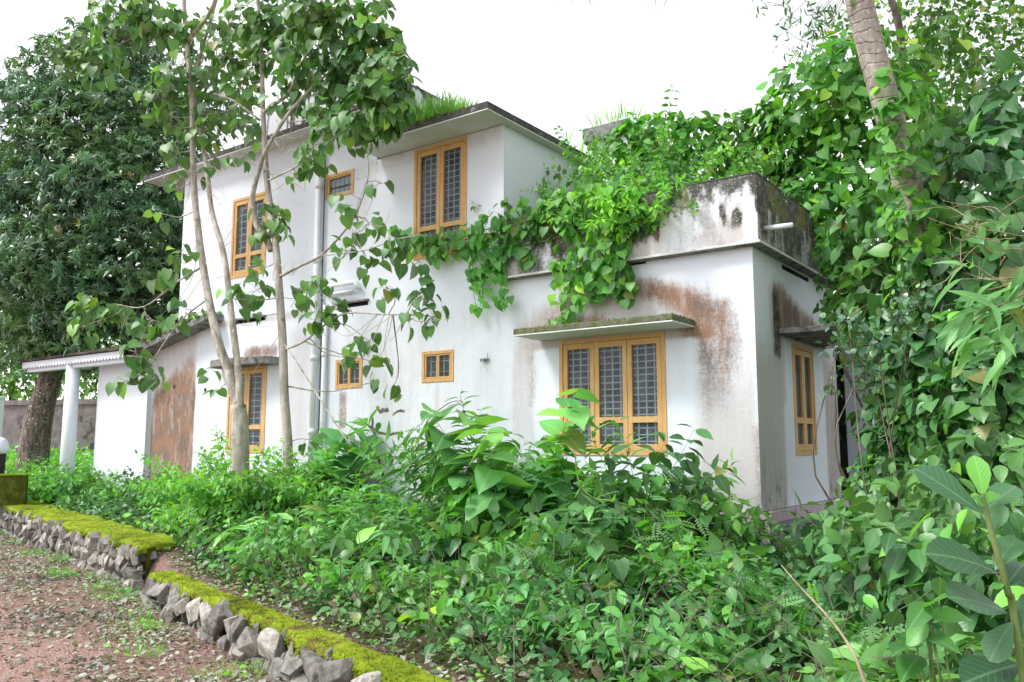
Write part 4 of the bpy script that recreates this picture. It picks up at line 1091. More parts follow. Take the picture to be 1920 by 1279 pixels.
PL = [
 # px, off, h, R, species, label
 (30, 1.2, .55, .7, 'bright', 'low leafy weeds above the mossy block at the far left edge', 'weeds'),
 (95, 1.0, .62, .6, 'herb', 'leafy weeds at the foot of the round porch column', 'weeds'),
 (160, 1.1, .60, .6, 'herb', 'green weeds between the porch column and the white wing wall', 'weeds'),
 (215, .9, .48, .55, 'darkherb', 'dark leafy weeds in front of the white wing wall', 'weeds'),
 (180, 2.0, .42, .6, 'herb', 'low weeds hanging over the back of the moss capped wall', 'weeds'),
 (262, 1.9, .38, .5, 'dvine', 'round leaved creeper just behind the moss capped wall end', 'creeper'),
 (300, .7, .5, .4, 'darkherb', 'narrow dark weed before the rust brown wall run', 'weeds'),
 (330, 1.6, .5, .5, 'herb', 'leafy bush between rust brown wall and end of mossy wall', 'shrub'),
 (380, 1.6, .95, .45, 'bright', 'light green bush left of the forked trunk', 'shrub'),
 (440, 3.4, 1.0, .62, 'bright', 'bushy light green shrub round the base of the forked tree', 'shrub'),
 (495, 3.0, .86, .5, 'bright', 'light green bush between the two tree trunks', 'shrub'),
 (548, 2.6, .80, .45, 'herb', 'leafy shrub at the foot of the single grey trunk', 'shrub'),
 (580, 1.0, .95, .28, 'teak', 'round leaved young plant in front of the drain pipe', 'young plant'),
 (640, 1.1, .72, .45, 'ginger', 'long leaved plant right of the drain pipe', 'plant'),
 (700, 1.2, .62, .45, 'herb', 'leafy weeds under the dark wall crack', 'weeds'),
 (770, 1.2, .62, .45, 'ginger', 'long pale leaves below the bare arching branch', 'plant'),
 (868, 1.2, 1.30, .30, 'longleaf', 'upright shrub with narrow finger like leaves left of the big leaved plant', 'shrub'),
 (905, 1.7, 1.05, .20, 'longleaf', 'slender stem with toothed narrow leaves before the white wall', 'plant'),
 (975, 1.9, 1.25, .42, 'teak', 'plant with very large grey green leaves left of the widest window', 'plant', 9),
 (1095, 1.5, 1.22, .50, 'vine', 'mound of bright heart leaved creeper before the widest window', 'creeper'),
 (1150, 1.4, 1.28, .30, 'bigdark', 'upright broad leaved bush before the middle of the widest window', 'shrub'),
 (1205, 1.2, .98, .32, 'longleaf', 'bush with spreading finger leaves under the right casement', 'shrub'),
 (1240, 1.6, .85, .5, 'vine', 'light creeper mound right under the widest window', 'creeper'),
 (1310, 1.1, .80, .36, 'darkherb', 'dark bush against the stained wall right of the widest window', 'shrub'),
 (1362, .9, .62, .26, 'darkherb', 'small dark bush near the house corner', 'shrub'),
 (1432, .7, .58, .22, 'wisp', 'thin wispy creeper at the house corner', 'creeper'),
 (1490, 1.2, .28, .3, 'wisp', 'wispy small leaved plant before the pink plinth band', 'plant'),
 # second row
 (350, 2.6, .40, .55, 'herb', 'low bush spilling beside the mossy wall end', 'shrub'),
 (420, 2.9, .48, .6, 'bright', 'light green bush behind the gap between the two stone walls', 'shrub'),
 (500, 2.8, .58, .6, 'ginger', 'clump of long pale leaves in front of the two trunks', 'plant'),
 (590, 2.6, .60, .6, 'herb', 'leafy bush in front of the drain pipe foot', 'shrub'),
 (670, 2.7, .62, .55, 'ginger', 'wide clump of long pale leaves below the crack', 'plant'),
 (750, 2.5, .62, .5, 'pinnate', 'feathery leaved bush below the bare branches', 'shrub'),
 (830, 2.4, .68, .5, 'herb', 'leafy bush below the narrow leaved shrub', 'shrub'),
 (920, 2.5, .70, .5, 'vine', 'heart leaved creeper heap below the very large leaves', 'creeper'),
 (1010, 2.6, .74, .5, 'bigdark', 'broad leaved bush in the middle of the thicket', 'shrub'),
 (1100, 2.5, .80, .5, 'herb', 'dense bush below the widest window', 'shrub'),
 (1180, 2.6, .72, .5, 'pinnate', 'feathery dark bush right of the thicket middle', 'shrub'),
 (1270, 2.5, .66, .5, 'vine', 'bright creeper heap below the right window edge', 'creeper'),
 (1350, 2.3, .48, .45, 'dvine', 'dark creeper below the stained corner wall', 'creeper'),
 (1425, 2.3, .34, .5, 'herb', 'low bush in front of the house corner', 'shrub'),
 (1520, 2.4, .24, .5, 'wisp', 'low small leaved growth before the side wall plinth', 'weeds'),
 # third row
 (400, 4.4, .34, .5, 'bright', 'low light green plants over the start of the lower wall', 'weeds'),
 (470, 4.6, .42, .55, 'herb', 'bush leaning over the lower mossy wall', 'shrub'),
 (560, 4.1, .52, .6, 'ginger', 'large clump of long pale leaves above the lower wall', 'plant'),
 (640, 4.0, .50, .55, 'herb', 'leafy bush above the middle of the lower wall', 'shrub'),
 (730, 3.9, .54, .55, 'bigdark', 'broad leaved bush above the lower wall end', 'shrub'),
 (820, 3.7, .58, .5, 'ginger', 'fan of long pale leaves in the middle of the thicket', 'plant'),
 (900, 3.8, .58, .5, 'vine', 'heart leaved creeper in the lower middle of the thicket', 'creeper'),
 (990, 3.6, .60, .5, 'darkherb', 'dark bush in the lower middle of the thicket', 'shrub'),
 (1080, 3.6, .62, .5, 'pinnate', 'feathery dark plants under the dense bush', 'shrub'),
 (1170, 3.5, .58, .5, 'dvine', 'dark creeper mound right of the feathery plants', 'creeper'),
 (1260, 3.4, .52, .45, 'bright', 'bright shoots near the trailing pale tendril', 'shrub'),
 (1350, 3.4, .42, .5, 'herb', 'tangled low bush left of the dry leaning stem', 'shrub'),
 (1450, 3.6, .36, .5, 'pinnate', 'feathery weeds crossed by the dry leaning stem', 'weeds'),
 (1560, 3.6, .30, .5, 'dvine', 'creeper covered hump right of the plinth', 'creeper'),
 (345, 4.6, .36, .35, 'bright', 'small bright bush covering the end of the upper wall', 'shrub'),
 (520, 5.2, .30, .4, 'herb', 'weeds leaning over the middle of the lower mossy wall', 'weeds'),
 (690, 5.0, .30, .4, 'vine', 'low creeper on the soil behind the lower mossy wall', 'creeper'),
 # fourth row
 (620, 5.3, .22, .4, 'bright', 'small seedlings on soil behind the lower wall', 'seedlings'),
 (760, 5.2, .34, .45, 'herb', 'small leafy weeds at the lower wall end', 'weeds'),
 (870, 5.0, .40, .5, 'vine', 'small heart leaved creeper near the bottom of the photo', 'creeper'),
 (970, 4.9, .42, .5, 'herb', 'tangled weeds at the bottom middle', 'weeds'),
 (1070, 4.8, .42, .45, 'wisp', 'small leaved tangle right of the bottom middle', 'weeds'),
 (1170, 4.7, .42, .45, 'herb', 'leafy weeds behind the spotted grey rock', 'weeds'),
 (1280, 4.6, .38, .45, 'vine', 'creeper leaves above the spotted grey rock', 'creeper'),
 (1390, 4.6, .34, .4, 'dvine', 'round leaved creeper left of the grass tuft', 'creeper'),
 (1500, 4.8, .32, .45, 'darkherb', 'dark herbs behind the grass tuft', 'weeds'),
]
for p in PL:
    plant(p[0], p[1], p[2] * (1.42 if p[0] < 800 and p[1] < 2 or 430 < p[0] < 560 and p[1] < 3.5 else 1.3 if p[0] < 1300 and p[1] < 3 else 1.35 if p[0] < 800 and p[1] > 3.5 else 1.12) * rnd.uniform(.85, 1.25), p[3], p[4], p[5], p[6], ns=None if len(p) < 8 else p[7])
# right foreground and middle
for px, dp, h, R, sp, lab, cat in [
 (1620, 8.2, .95, .5, 'bigdark', 'broad leaved bush right of the side wall plinth', 'shrub'),
 (1610, 6.6, .50, .45, 'dvine', 'dark creeper heap below the side wall bush', 'creeper'),
 (1700, 7.0, 1.0, .5, 'bigdark', 'tall broad leaved bush before the creeper thicket', 'shrub'),
 (1790, 6.2, .95, .5, 'vine', 'heart leaved creeper bush in the lower right thicket', 'creeper'),
 (1890, 5.6, 1.05, .5, 'bigdark', 'broad leaved bush at the right edge', 'shrub'),
 (1620, 5.2, .50, .45, 'pinnate', 'feathery low plants in the right foreground', 'weeds'),
 (1700, 4.8, .55, .4, 'ginger', 'long leaved plant in the right foreground', 'plant'),
 (1790, 4.5, .60, .4, 'bigdark', 'broad dark leaves behind the big veined leaf plant', 'shrub'),
 (1590, 3.9, .36, .35, 'vine', 'low heart leaves right of the grass tuft', 'creeper'),
 (1690, 3.5, .40, .32, 'dvine', 'round leaved creeper near the bottom right', 'creeper'),
 (1790, 3.2, .34, .3, 'bigdark', 'broad leaves at the bottom right corner', 'plant'),
 (1480, 3.9, .26, .35, 'herb', 'small weeds at the bottom right of the middle', 'weeds'),
 (1370, 3.9, .26, .35, 'bright', 'bright small weeds right of the spotted rock', 'weeds'),
 (1180, 4.1, .22, .35, 'wisp', 'tiny leaved weeds left of the spotted rock', 'weeds'),
 (1030, 4.3, .24, .35, 'herb', 'small weeds along the bottom edge middle', 'weeds'),
]: plant(px, 0, h, R, sp, lab, cat, dep=dp)

# ground cover between the plants
def cover():
    c = Cloud(); n = 36000
    x = rng.uniform(-13, 7, n); s = rng.uniform(.55, 13, n) ** 1.0; y = wall_y(x) + s
    inside = (x < .1) & (y > -.15) & (y < 8)
    hmax = np.interp(s, [.4, 1.2, 3], [.10, .25, .38]); keep = ~inside; x, y, s, hmax = x[keep], y[keep], s[keep], hmax[keep]
    z = ground_z(x, y) + rng.random(len(x)) ** .8 * hmax
    c.add(np.stack([x, y, z], 1), norm(rng.normal(0, 1, (len(x), 3)) * (1, 1, .5) + (0, 0, -.1)), norm(rng.normal(0, .45, (len(x), 3)) + (.05, -.35, 1)), rng.uniform(.05, .13, len(x)))
    leaves(c, 'ovate', 'dark_vine', None, 0, 'undergrowth')  # leaves coloured dark to deepen the shade in the gaps
    c = Cloud(); n = 9000; x = rng.uniform(-6, 6, n); y = wall_y(x) + rng.uniform(.3, 7, n); k = ~((x < .1) & (y > -.15)); x = x[k]; y = y[k]
    c.add(np.stack([x, y, ground_z(x, y) + rng.uniform(0, .05, len(x))], 1), norm(rng.normal(0, 1, (len(x), 3)) * (1, 1, .2)), norm(rng.normal(0, .4, (len(x), 3)) + (0, 0, 1)), rng.uniform(.03, .07, len(x)))
    leaves(c, 'ovate', 'bright_leaf', None, 0, 'ground_cover')
cover()
c = Cloud(); n = 1500; x = rng.uniform(-6, 5, n); s_ = rng.uniform(.4, 6, n); y = wall_y(x) + s_; k = ~((x < .1) & (y > -.15)); x = x[k]; y = y[k]; n = len(x)
c.add(np.stack([x, y, ground_z(x, y) + rng.uniform(.02, .25, n)], 1), norm(rng.normal(0, .6, (n, 3)) + (0, 0, -.6)), rdir(n), rng.uniform(.04, .11, n)); leaves(c, 'ovate', 'withered', None, 0, 'dry_leaves')
mb = MB()
for k in range(420):
    x = rnd.uniform(-5.5, 4.5); y = float(wall_y(x)) + rnd.uniform(.4, 5.5)
    if x < .1 and y > -.3: continue
    p = np.array([x, y, float(ground_z(x, y))]); d = np.array([rnd.uniform(-.5, .5), rnd.uniform(-.5, .4), rnd.uniform(.25, .8)]) * rnd.uniform(.6, 1.2)
    mb.tube([p, p + d * .5 + (0, 0, .06), p + d], [.0045, .0035, .002], 4, False)
mb.build('dry_stems', M['twig'], None, True, 'stuff')
# left background meadow
c = Cloud()
for (px, dp, r, n, h) in [(20, 21, 2.2, 2600, .9), (120, 22, 2.5, 2600, .9), (180, 20, 2.2, 2600, .8), (60, 17.5, 1.5, 1600, .6), (160, 24, 2.6, 2600, 1.2), (-60, 22, 2.5, 2000, 1.1)]:
    g = at(px, 835, dp); a = rng.uniform(0, 6.28, n); rr = r * np.sqrt(rng.random(n)); x = g[0] + rr * np.cos(a); y = g[1] + rr * np.sin(a)
    top = h * (0.5 + .8 * fbm(x * .9, y * .9, 55)); z = ground_z(x, y) + rng.random(n) ** .7 * top
    c.add(np.stack([x, y, z], 1), norm(rng.normal(0, 1, (n, 3)) + (0, 0, .2)), norm(rng.normal(0, .5, (n, 3)) + (0, -.3, 1)), rng.uniform(.08, .20, n))
leaves(c, 'wide', 'bright_leaf', None, 0, 'tall_weeds')

# ------------------------------------------------------------------ clumps (shells of leaves)
def clump(cl, c, r, n, size, shell=.42, droop=.6, up=.35, vis=True, lump=.25):
    """leaves laid over a lumpy ellipsoid like shingles"""
    c = np.array(c, float); r = np.array(r, float) if not np.isscalar(r) else np.array([r, r, r * .9])
    d = rdir(int(n * 1.5), .15)
    tocam = norm(CAM - c)
    if vis: d = d[(d @ tocam > -.35)][:n]
    else: d = d[:n]
    k = len(d); az = np.arctan2(d[:, 1], d[:, 0]); el = d[:, 2]
    lum = 1 + lump * (fbm(az * 2.2 + c[0] * 3, el * 3 + c[1] * 5, 17) - .5) * 2
    rad = lum * (1 - shell * rng.random(k) ** 1.6)
    P = c + d * r * rad[:, None]
    out = norm(d / r)
    tip = norm(np.array([0, 0, -droop]) + out * .45 + rng.normal(0, .38, (k, 3)))
    N = norm(out * .9 + np.array([0, 0, up]) + rng.normal(0, .33, (k, 3)))
    cl.add(P, tip, N, size * rng.uniform(.6, 1.2, k))
def branch(mb, pts, r0, r1, n=7, m=5):
    q = catmull(pts, m); q = q + np.cumsum(rng.normal(0, .004, q.shape), 0); mb.tube(q, np.linspace(r0, r1, len(q)), n); return q

def creeper_mass(name, label, cat, blobs, tn, mat, size, n_ind, base, stem_mat='twig', dens=1.0, droop=.6, stems=True, shell=.42):
    t = thing(name, label, cat, base); cl = Cloud(); mb = MB(); b = np.array(base, float)
    for (px, py, dp, r) in blobs:
        c = at(px, py, dp); R = np.array(r if not np.isscalar(r) else (r, r, r * .9)); area = (R[0] * R[2])
        clump(cl, c, R, int(dens * 13 * area / (size * size) * 1.05), size, droop=droop, shell=shell)
        if stems:
            mid = (b + c) / 2 + rng.normal(0, .25, 3); branch(mb, [b + rng.normal(0, .05, 3) * (1, 1, 0), mid, c], .014, .005, 5)
            for q in range(4): e = c + norm(rng.normal(0, 1, 3)) * R * .85; branch(mb, [c, (c + e) / 2 + rng.normal(0, .1, 3), e], .006, .003, 4, 3)
    if mb.n: mb.build('branches', M[stem_mat], t, True, 'stuff')
    leaves(cl, tn, mat, t, n_ind); return t
def gpt(px, dp): 
    g = at(px, 835, dp); return (g[0], g[1], float(ground_z(g[0], g[1])))

# right side thicket
creeper_mass('creeper_dome', 'tall dome of heart leaved creeper left of the leaning palm trunk', 'creeper',
  [(1560, 190, 12.4, .95), (1508, 255, 12.6, .80), (1600, 300, 12.2, 1.0), (1500, 345, 13.0, .60), (1545, 390, 11.8, .75), (1610, 130, 12.6, .65), (1590, 440, 11.5, .65), (1460, 290, 13.2, .42), (1640, 220, 12.8, .9)],
  'heart', 'vine_leaf', .19, 300, gpt(1740, 12), dens=1.25)
creeper_mass('terrace_creeper', 'creeper bridging from roof terrace to the dome against the sky', 'creeper',
  [(1160, 290, 13.2, (.45, .4, .40)), (1200, 262, 13.2, (.45, .4, .40)), (1250, 262, 13.2, (.45, .4, .42)), (1300, 262, 13.1, (.45, .4, .42)), (1350, 255, 13.1, (.45, .4, .40)), (1400, 255, 13.0, (.45, .4, .40)), (1330, 300, 13.1, (.5, .3, .22)), (1440, 250, 12.9, .35), (1200, 310, 13.2, (.5, .4, .3)), (1380, 300, 13.0, (.3, .3, .15)), (1440, 320, 12.8, (.35, .3, .3))],
  'heart', 'vine_leaf', .16, 240, tuple(at(1300, 350, 13.2)), dens=1.3, stems=False)
creeper_mass('shade_tree', 'high tree crown with small dark leaves behind the palm trunk', 'tree',
  [(1740, 40, 15.5, 1.5), (1850, 110, 15.5, 1.6), (1770, 190, 15, 1.2), (1880, 260, 14.8, 1.4), (1680, 60, 16, 1.1), (1930, 30, 15.5, 1.6), (1800, 320, 14.5, 1.0), (1700, 280, 14.8, 1.0)],
  'ovate', 'yellow_leaf', .17, 200, gpt(1800, 15), dens=.62, shell=.75, droop=.35)
creeper_mass('broad_leaf_tree', 'yellowish broad leaves behind the palm trunk', 'tree',
  [(1690, 130, 13.6, .55), (1740, 215, 13.6, .55), (1720, 300, 13.4, .5), (1760, 90, 13.9, .5), (1730, 400, 13.2, .5)],
  'heart', 'yellow_leaf', .24, 120, gpt(1720, 13.5), dens=.9, shell=.6)
creeper_mass('creeper_thicket', 'wall of large glossy creeper leaves filling the right edge above the middle', 'creeper',
  [(1700, 430, 9.6, .75), (1800, 400, 9.2, .75), (1900, 350, 9.0, .85), (1640, 470, 10.2, .50), (1670, 550, 9.4, .6), (1780, 530, 8.8, .7), (1900, 500, 8.4, .75), (1860, 260, 9.8, .5), (1925, 200, 9.2, .6)],
  'heart', 'dark_vine', .21, 300, gpt(1800, 9.0), dens=1.25, stems=False)
creeper_mass('creeper_curtain', 'hanging drape of heart leaves over the rear porch right of the side wall', 'creeper',
  [(1700, 660, 9.0, .55), (1745, 760, 8.8, .55), (1660, 790, 9.4, .34), (1700, 870, 8.6, .5), (1800, 680, 8.3, .65), (1900, 650, 7.8, .7), (1850, 790, 7.6, .65), (1680, 900, 8.7, .42), (1610, 560, 10.4, .35), (1890, 800, 7.4, .5), (1920, 720, 7.6, .6), (1790, 840, 8.0, .5)],
  'heart', 'dark_vine', .16, 300, gpt(1760, 8.6), dens=1.3, stems=False)
creeper_mass('creeper_edge', 'lighter small leaved creeper fringe beside the parapet corner', 'creeper',
  [(1575, 470, 10.6, .35), (1590, 530, 10.3, .34), (1600, 600, 9.9, .32), (1570, 580, 10.2, .22), (1640, 640, 9.6, .3), (1720, 800, 8.3, .22), (1700, 720, 8.4, .2)],
  'heart', 'vine_leaf', .10, 250, gpt(1620, 10.3), dens=1.0, stems=False)
creeper_mass('lower_thicket', 'dense broad leaves in the lower right thicket', 'shrub',
  [(1680, 960, 7.6, .55), (1600, 1010, 7.4, .36), (1760, 1000, 6.8, .6), (1880, 930, 6.4, .65), (1680, 1070, 6.3, .48), (1790, 1100, 5.8, .5), (1900, 1080, 5.2, .5), (1600, 1110, 6.2, .36)],
  'ovate', 'dark_vine', .17, 300, gpt(1760, 6.6), dens=1.2)
creeper_mass('thick_leaf_branch', 'branch with small thick grey green leaves crossing the side window sunshade', 'shrub',
  [(1590, 600, 8.3, (.24, .2, .13)), (1640, 640, 8.2, (.26, .2, .14)), (1570, 650, 8.3, (.16, .15, .10)), (1610, 700, 8.3, (.22, .2, .13)), (1680, 600, 8.2, (.26, .2, .14)), (1560, 740, 8.3, (.10, .10, .08)), (1720, 560, 8.2, (.28, .2, .14)), (1640, 720, 8.3, (.2, .2, .12))],
  'round', 'sheen_leaf', .085, 300, gpt(1700, 8.4), dens=.7, droop=.05, shell=.9)
# pale long leaves and bare twigs top right, near
t = thing('slender_tree', 'pale slender leaves and bare twigs reaching in from the right edge', 'tree', gpt(2050, 5.2)); mb = MB(); cl = Cloud()
b = np.array(gpt(2050, 5.2))
hub = at(2010, 500, 5.1); branch(mb, [b, (b + hub) / 2 + (.05, 0, 0), hub], .04, .02)
for (px, py) in [(1830, 590), (1880, 640), (1850, 540), (1905, 560), (1800, 530), (1880, 470)]:
    e = at(px, py, 5.0 + rnd.uniform(-.2, .2)); branch(mb, [hub, (hub + e) / 2 + rng.normal(0, .04, 3), e], .010, .003, 5)
for (px, py, n) in [(1835, 600, 7), (1880, 640, 8), (1860, 560, 6), (1910, 600, 8), (1815, 520, 3), (1900, 520, 6)]:
    e = at(px, py, 5.0); 
    cl.add(e + rng.normal(0, .06, (n, 3)), norm(rng.normal(0, .5, (n, 3)) - RT * .8 + (0, 0, -.45)), norm(rng.normal(0, .3, (n, 3)) + (0, 0, 1) - FW * .6), rng.uniform(.16, .28, n))
for q in range(26):
    a = at(rnd.uniform(1790, 1960), rnd.uniform(400, 560), 5.1 + rnd.uniform(-.3, .3)); e = a + np.array([rnd.uniform(-.4, .4), rnd.uniform(-.3, .3), rnd.uniform(-.15, .2)])
    branch(mb, [a, (a + e) / 2 + rng.normal(0, .05, 3), e], .0035, .0015, 4)
mb.build('branches', M['straw'], t, True, 'stuff'); leaves(cl, 'lance', 'pale_leaf', t, 60)

# palm
t = thing('palm_tree', 'leaning grey ringed palm trunk wrapped in creeper at top right', 'tree', gpt(1775, 9.1))
mb = MB(); pts = [gpt(1775, 9.1), at(1762, 760, 9.0), at(1735, 560, 9.0), at(1700, 340, 9.0), at(1660, 190, 9.0), at(1625, 60, 9.0), at(1598, -60, 9.0), at(1560, -260, 9.0), at(1500, -620, 9.0)]
q = catmull(pts, 14); rr = np.linspace(.155, .128, len(q)) * (1 + .012 * np.sin(np.arange(len(q)) * 1.1)); mb.tube(q, rr, 18)
mb.build('trunk', M['palm_bark'], t, True)
top = at(1500, -640, 9.0)
for k in range(9):
    a = k * .7 + .3; d = np.array([math.cos(a), math.sin(a), .35]); cl = Cloud(); mb = MB(); L = 3.2
    if k == 0: pass
    P = [top + d * L * s_ + np.array([0, 0, -1.5 * s_ * s_ * (1 + .0 * k)]) for s_ in np.linspace(0, 1, 14)]; P = np.array(P); mb.tube(P, np.linspace(.03, .008, 14), 5)
    tan = norm(np.gradient(P, axis=0)); s_ = np.repeat(np.linspace(.15, 1, 60), 2); ii = s_ * 12.99; i0 = ii.astype(int); pos = P[i0] + (ii - i0)[:, None] * (P[np.minimum(i0 + 1, 13)] - P[i0])
    side = norm(np.cross(tan[i0], (0, 0, 1))) * np.where(np.arange(120) % 2, 1, -1)[:, None]
    cl.add(pos, norm(side + tan[i0] * .5 + np.array([0, 0, -.55])), norm(rng.normal(0, .2, (120, 3)) + (0, 0, 1)), rng.uniform(.5, .8, 120))
    fr_ = mb.build('frond', M['green_stem'], t, True); leaves(cl, 'blade', 'yellow_leaf', fr_, 0, 'leaflets')
creeper_mass('trunk_creeper', 'creeper with plump heart leaves wrapped round the palm trunk', 'creeper',
  [(1672, 165, 8.75, (.22, .18, .22)), (1690, 215, 8.75, (.26, .2, .22)), (1668, 265, 8.75, (.20, .2, .22)), (1715, 250, 8.8, (.2, .2, .25)), (1665, 320, 8.7, (.22, .2, .25)), (1720, 330, 8.75, (.2, .2, .2)), (1650, 150, 8.8, (.1, .1, .1)), (1700, 400, 8.65, (.28, .2, .3)), (1715, 480, 8.6, (.3, .2, .3)), (1730, 560, 8.6, (.3, .2, .3)), (1745, 650, 8.5, (.26, .2, .3))],
  'heart', 'vine_leaf', .15, 120, gpt(1770, 8.8), dens=.8, stems=False)
# palm frond tips hanging into the top
t = thing('palm_frond', 'tips of dry hanging palm leaf at the top edge of the sky', 'palm leaf', tuple(at(1120, -60, 8.0)))
mb = MB(); A_ = at(980, -50, 8); B_ = at(1270, -28, 8); branch(mb, [A_, (A_ + B_) / 2 + (0, 0, .08), B_], .012, .006)
cl = Cloud(); n = 46; s_ = rng.random(n); P = A_ + (B_ - A_) * s_[:, None]; cl.add(P, norm(rng.normal(0, .35, (n, 3)) + (0, 0, -1)), rdir(n), rng.uniform(.12, .27, n) * np.where((s_ > .8) | (np.abs(s_ - .3) < .2), 1.15, .7))
mb.build('rib', M['twig'], t, True); leaves(cl, 'blade', 'withered', t, 0, 'leaflets')
# fine dark leaves against the sky, top right
t = thing('slender_leaf_tree', 'dark narrow leaves on thin twigs against the sky left of the palm trunk', 'tree', gpt(1620, 14.5)); mb = MB(); cl = Cloud()
hub = at(1640, -80, 13.5)
branch(mb, [np.array(gpt(1620, 14.5)), at(1660, 400, 14), at(1690, 100, 13.8), hub], .12, .04, 7)
for (px, py) in [(1475, 30), (1500, 75), (1520, 20), (1545, 60), (1490, 100), (1560, 20), (1580, 60), (1465, 10), (1530, 105)]:
    e = at(px, py, 13.3 + rnd.uniform(-.4, .4)); q = branch(mb, [hub, (hub + e) / 2 + (0, 0, .15), e], .012, .003, 4)
    for k in range(4):
        f = e + rng.normal(0, .16, 3); mb.tube([e, (e + f) / 2, f + (0, 0, -.05)], [.004, .003, .002], 4, False)
        n = 9; cl.add(f + rng.normal(0, .09, (n, 3)), norm(rng.normal(0, .55, (n, 3)) + (0, 0, -.6)), rdir(n), rng.uniform(.08, .16, n))
mb.build('branches', M['twig'], t, True, 'stuff'); leaves(cl, 'lance', 'mango_leaf', t, 250)

# backdrop trees behind on the right and left
def far_tree(label, base, blobs, mat, size, dens, n_ind=0, tn='wide', trunk=.18, name='tree'):
    t = thing(name, label, 'tree', base); cl = Cloud(); mb = MB(); b = np.array(base)
    hubp = np.mean([at(*q[:3]) for q in blobs], axis=0); branch(mb, [b, b * .5 + hubp * .5 + (0.1, 0, 0), hubp], trunk, trunk * .4, 8)
    for px, py, dp, r in blobs:
        c = at(px, py, dp); clump(cl, c, (r, r, r), int(dens * r * r / (size * size) * 12), size, shell=.6, lump=.4, droop=.3); branch(mb, [hubp, (hubp + c) / 2 + (0, 0, .2), c], trunk * .35, .02, 5)
    tr = mb.build('trunk', M['mango_bark'], t, True); leaves(cl, tn, mat, t, n_ind, 'crown'); return t
far_tree('dark tree mass behind the right thicket', gpt(1800, 18), [(1650, 560, 18, 2.0), (1780, 480, 18, 2.2), (1900, 560, 17, 2.0), (1700, 750, 17, 2.0), (1850, 780, 16, 2.0), (1620, 760, 17.5, 1.3), (1900, 360, 18, 2.0), (1960, 200, 18, 2.2), (1960, 760, 15, 2.0), (1960, 480, 16, 2.0), (1830, 640, 17, 2.0)], 'mango_leaf', .28, 1.0)
far_tree('light green tree beyond the boundary wall at the left edge', gpt(20, 31), [(-20, 600, 31, 2.6), (60, 650, 31, 2.2), (-60, 690, 30, 2.0), (120, 700, 30, 1.8), (20, 700, 30, 1.5)], 'far_leaf', .26, .9)
far_tree('leafy tree beyond the boundary wall behind the porch', gpt(200, 32), [(180, 640, 32, 2.2), (250, 620, 32, 2.2), (200, 720, 31, 1.8), (270, 700, 31, 2.0), (320, 560, 32, 2.2), (340, 420, 33, 2.0)], 'far_leaf', .26, .8)
far_tree('dark tree between the mango crown and the upper roof', gpt(330, 24), [(330, 330, 23, 1.2), (310, 230, 23, 1.4), (350, 180, 23, 1.3), (400, 150, 23, 1.3), (440, 215, 23, 1.0), (350, 250, 23, 1.2)], 'mango_leaf', .26, .9)

# mango tree
gb = gpt(62, 19)
t = thing('mango_tree', 'large dense dark mango tree with leaning thick trunk at the left', 'tree', gb); mb = MB()
mb_pts = [np.array(gb) + (0, 0, -.1), at(70, 800, 19), at(92, 715, 19), at(120, 640, 19.3), at(150, 560, 19.6), at(170, 420, 20), at(180, 280, 20.2)]
q = catmull(mb_pts, 6); mb.tube(q, np.concatenate([np.linspace(.36, .25, 12), np.linspace(.25, .08, len(q) - 12)]), 14)
MG = [(110, 170, 20, 1.25), (190, 130, 20.5, 1.2), (60, 240, 20, 1.1), (170, 260, 19.6, 1.5), (260, 220, 20.5, 1.3), (250, 120, 21, .9), (90, 360, 19.5, 1.4), (200, 390, 19, 1.6), (290, 320, 20, 1.1), (40, 440, 19.5, 1.2), (130, 480, 18.8, 1.5), (240, 500, 19, 1.5), (320, 430, 19.6, .9), (50, 560, 19, 1.1), (160, 600, 18.8, 1.3), (270, 590, 19.3, 1.0), (330, 520, 19.8, .7), (10, 330, 20, .9), (20, 500, 19.5, .9), (90, 630, 19, .9), (230, 60, 21, .5), (-30, 420, 20, 1.0), (30, 650, 19.5, .7), (340, 600, 20, .6)]
for px, py, dp, r in MG:
    e = at(px, py, dp); j = q[min(len(q) - 1, max(8, int(len(q) * (.95 - (py / 700) * .55))))]; branch(mb, [j, (j + e) / 2 + (0, 0, .1), e], .06, .015, 6)
mb.build('trunk', M['mango_bark'], t, True)
cl = Cloud()
for px, py, dp, r in MG:
    c = at(px, py, dp); n = int(300 * r * r); d = rdir(int(n * 1.5), .2); d = d[d @ norm(CAM - c) > -.3][:n]; k = len(d)
    az = np.arctan2(d[:, 1], d[:, 0]); lum = 1 + .55 * (fbm(az * 2.8 + px, d[:, 2] * 3 + py, 19) - .5) * 2
    P = c + d * r * (lum * (1 - .35 * rng.random(k) ** 1.5))[:, None]
    cl.add(P, rdir(k), norm(d + (0, 0, .5) + rng.normal(0, .3, (k, 3))), rng.uniform(.14, .27, k))
leaves(cl, 'star', 'mango_leaf', t, 0, 'crown')
cl = Cloud()
for px, py, dp, r in MG:
    c = at(px, py, dp + .3); n = int(70 * r * r); cl.add(c + rdir(n) * r * .75 * rng.random((n, 1)) ** .5, rdir(n), rdir(n), rng.uniform(.2, .34, n))
leaves(cl, 'wide', 'mango_leaf', t, 0, 'inner_leaves')

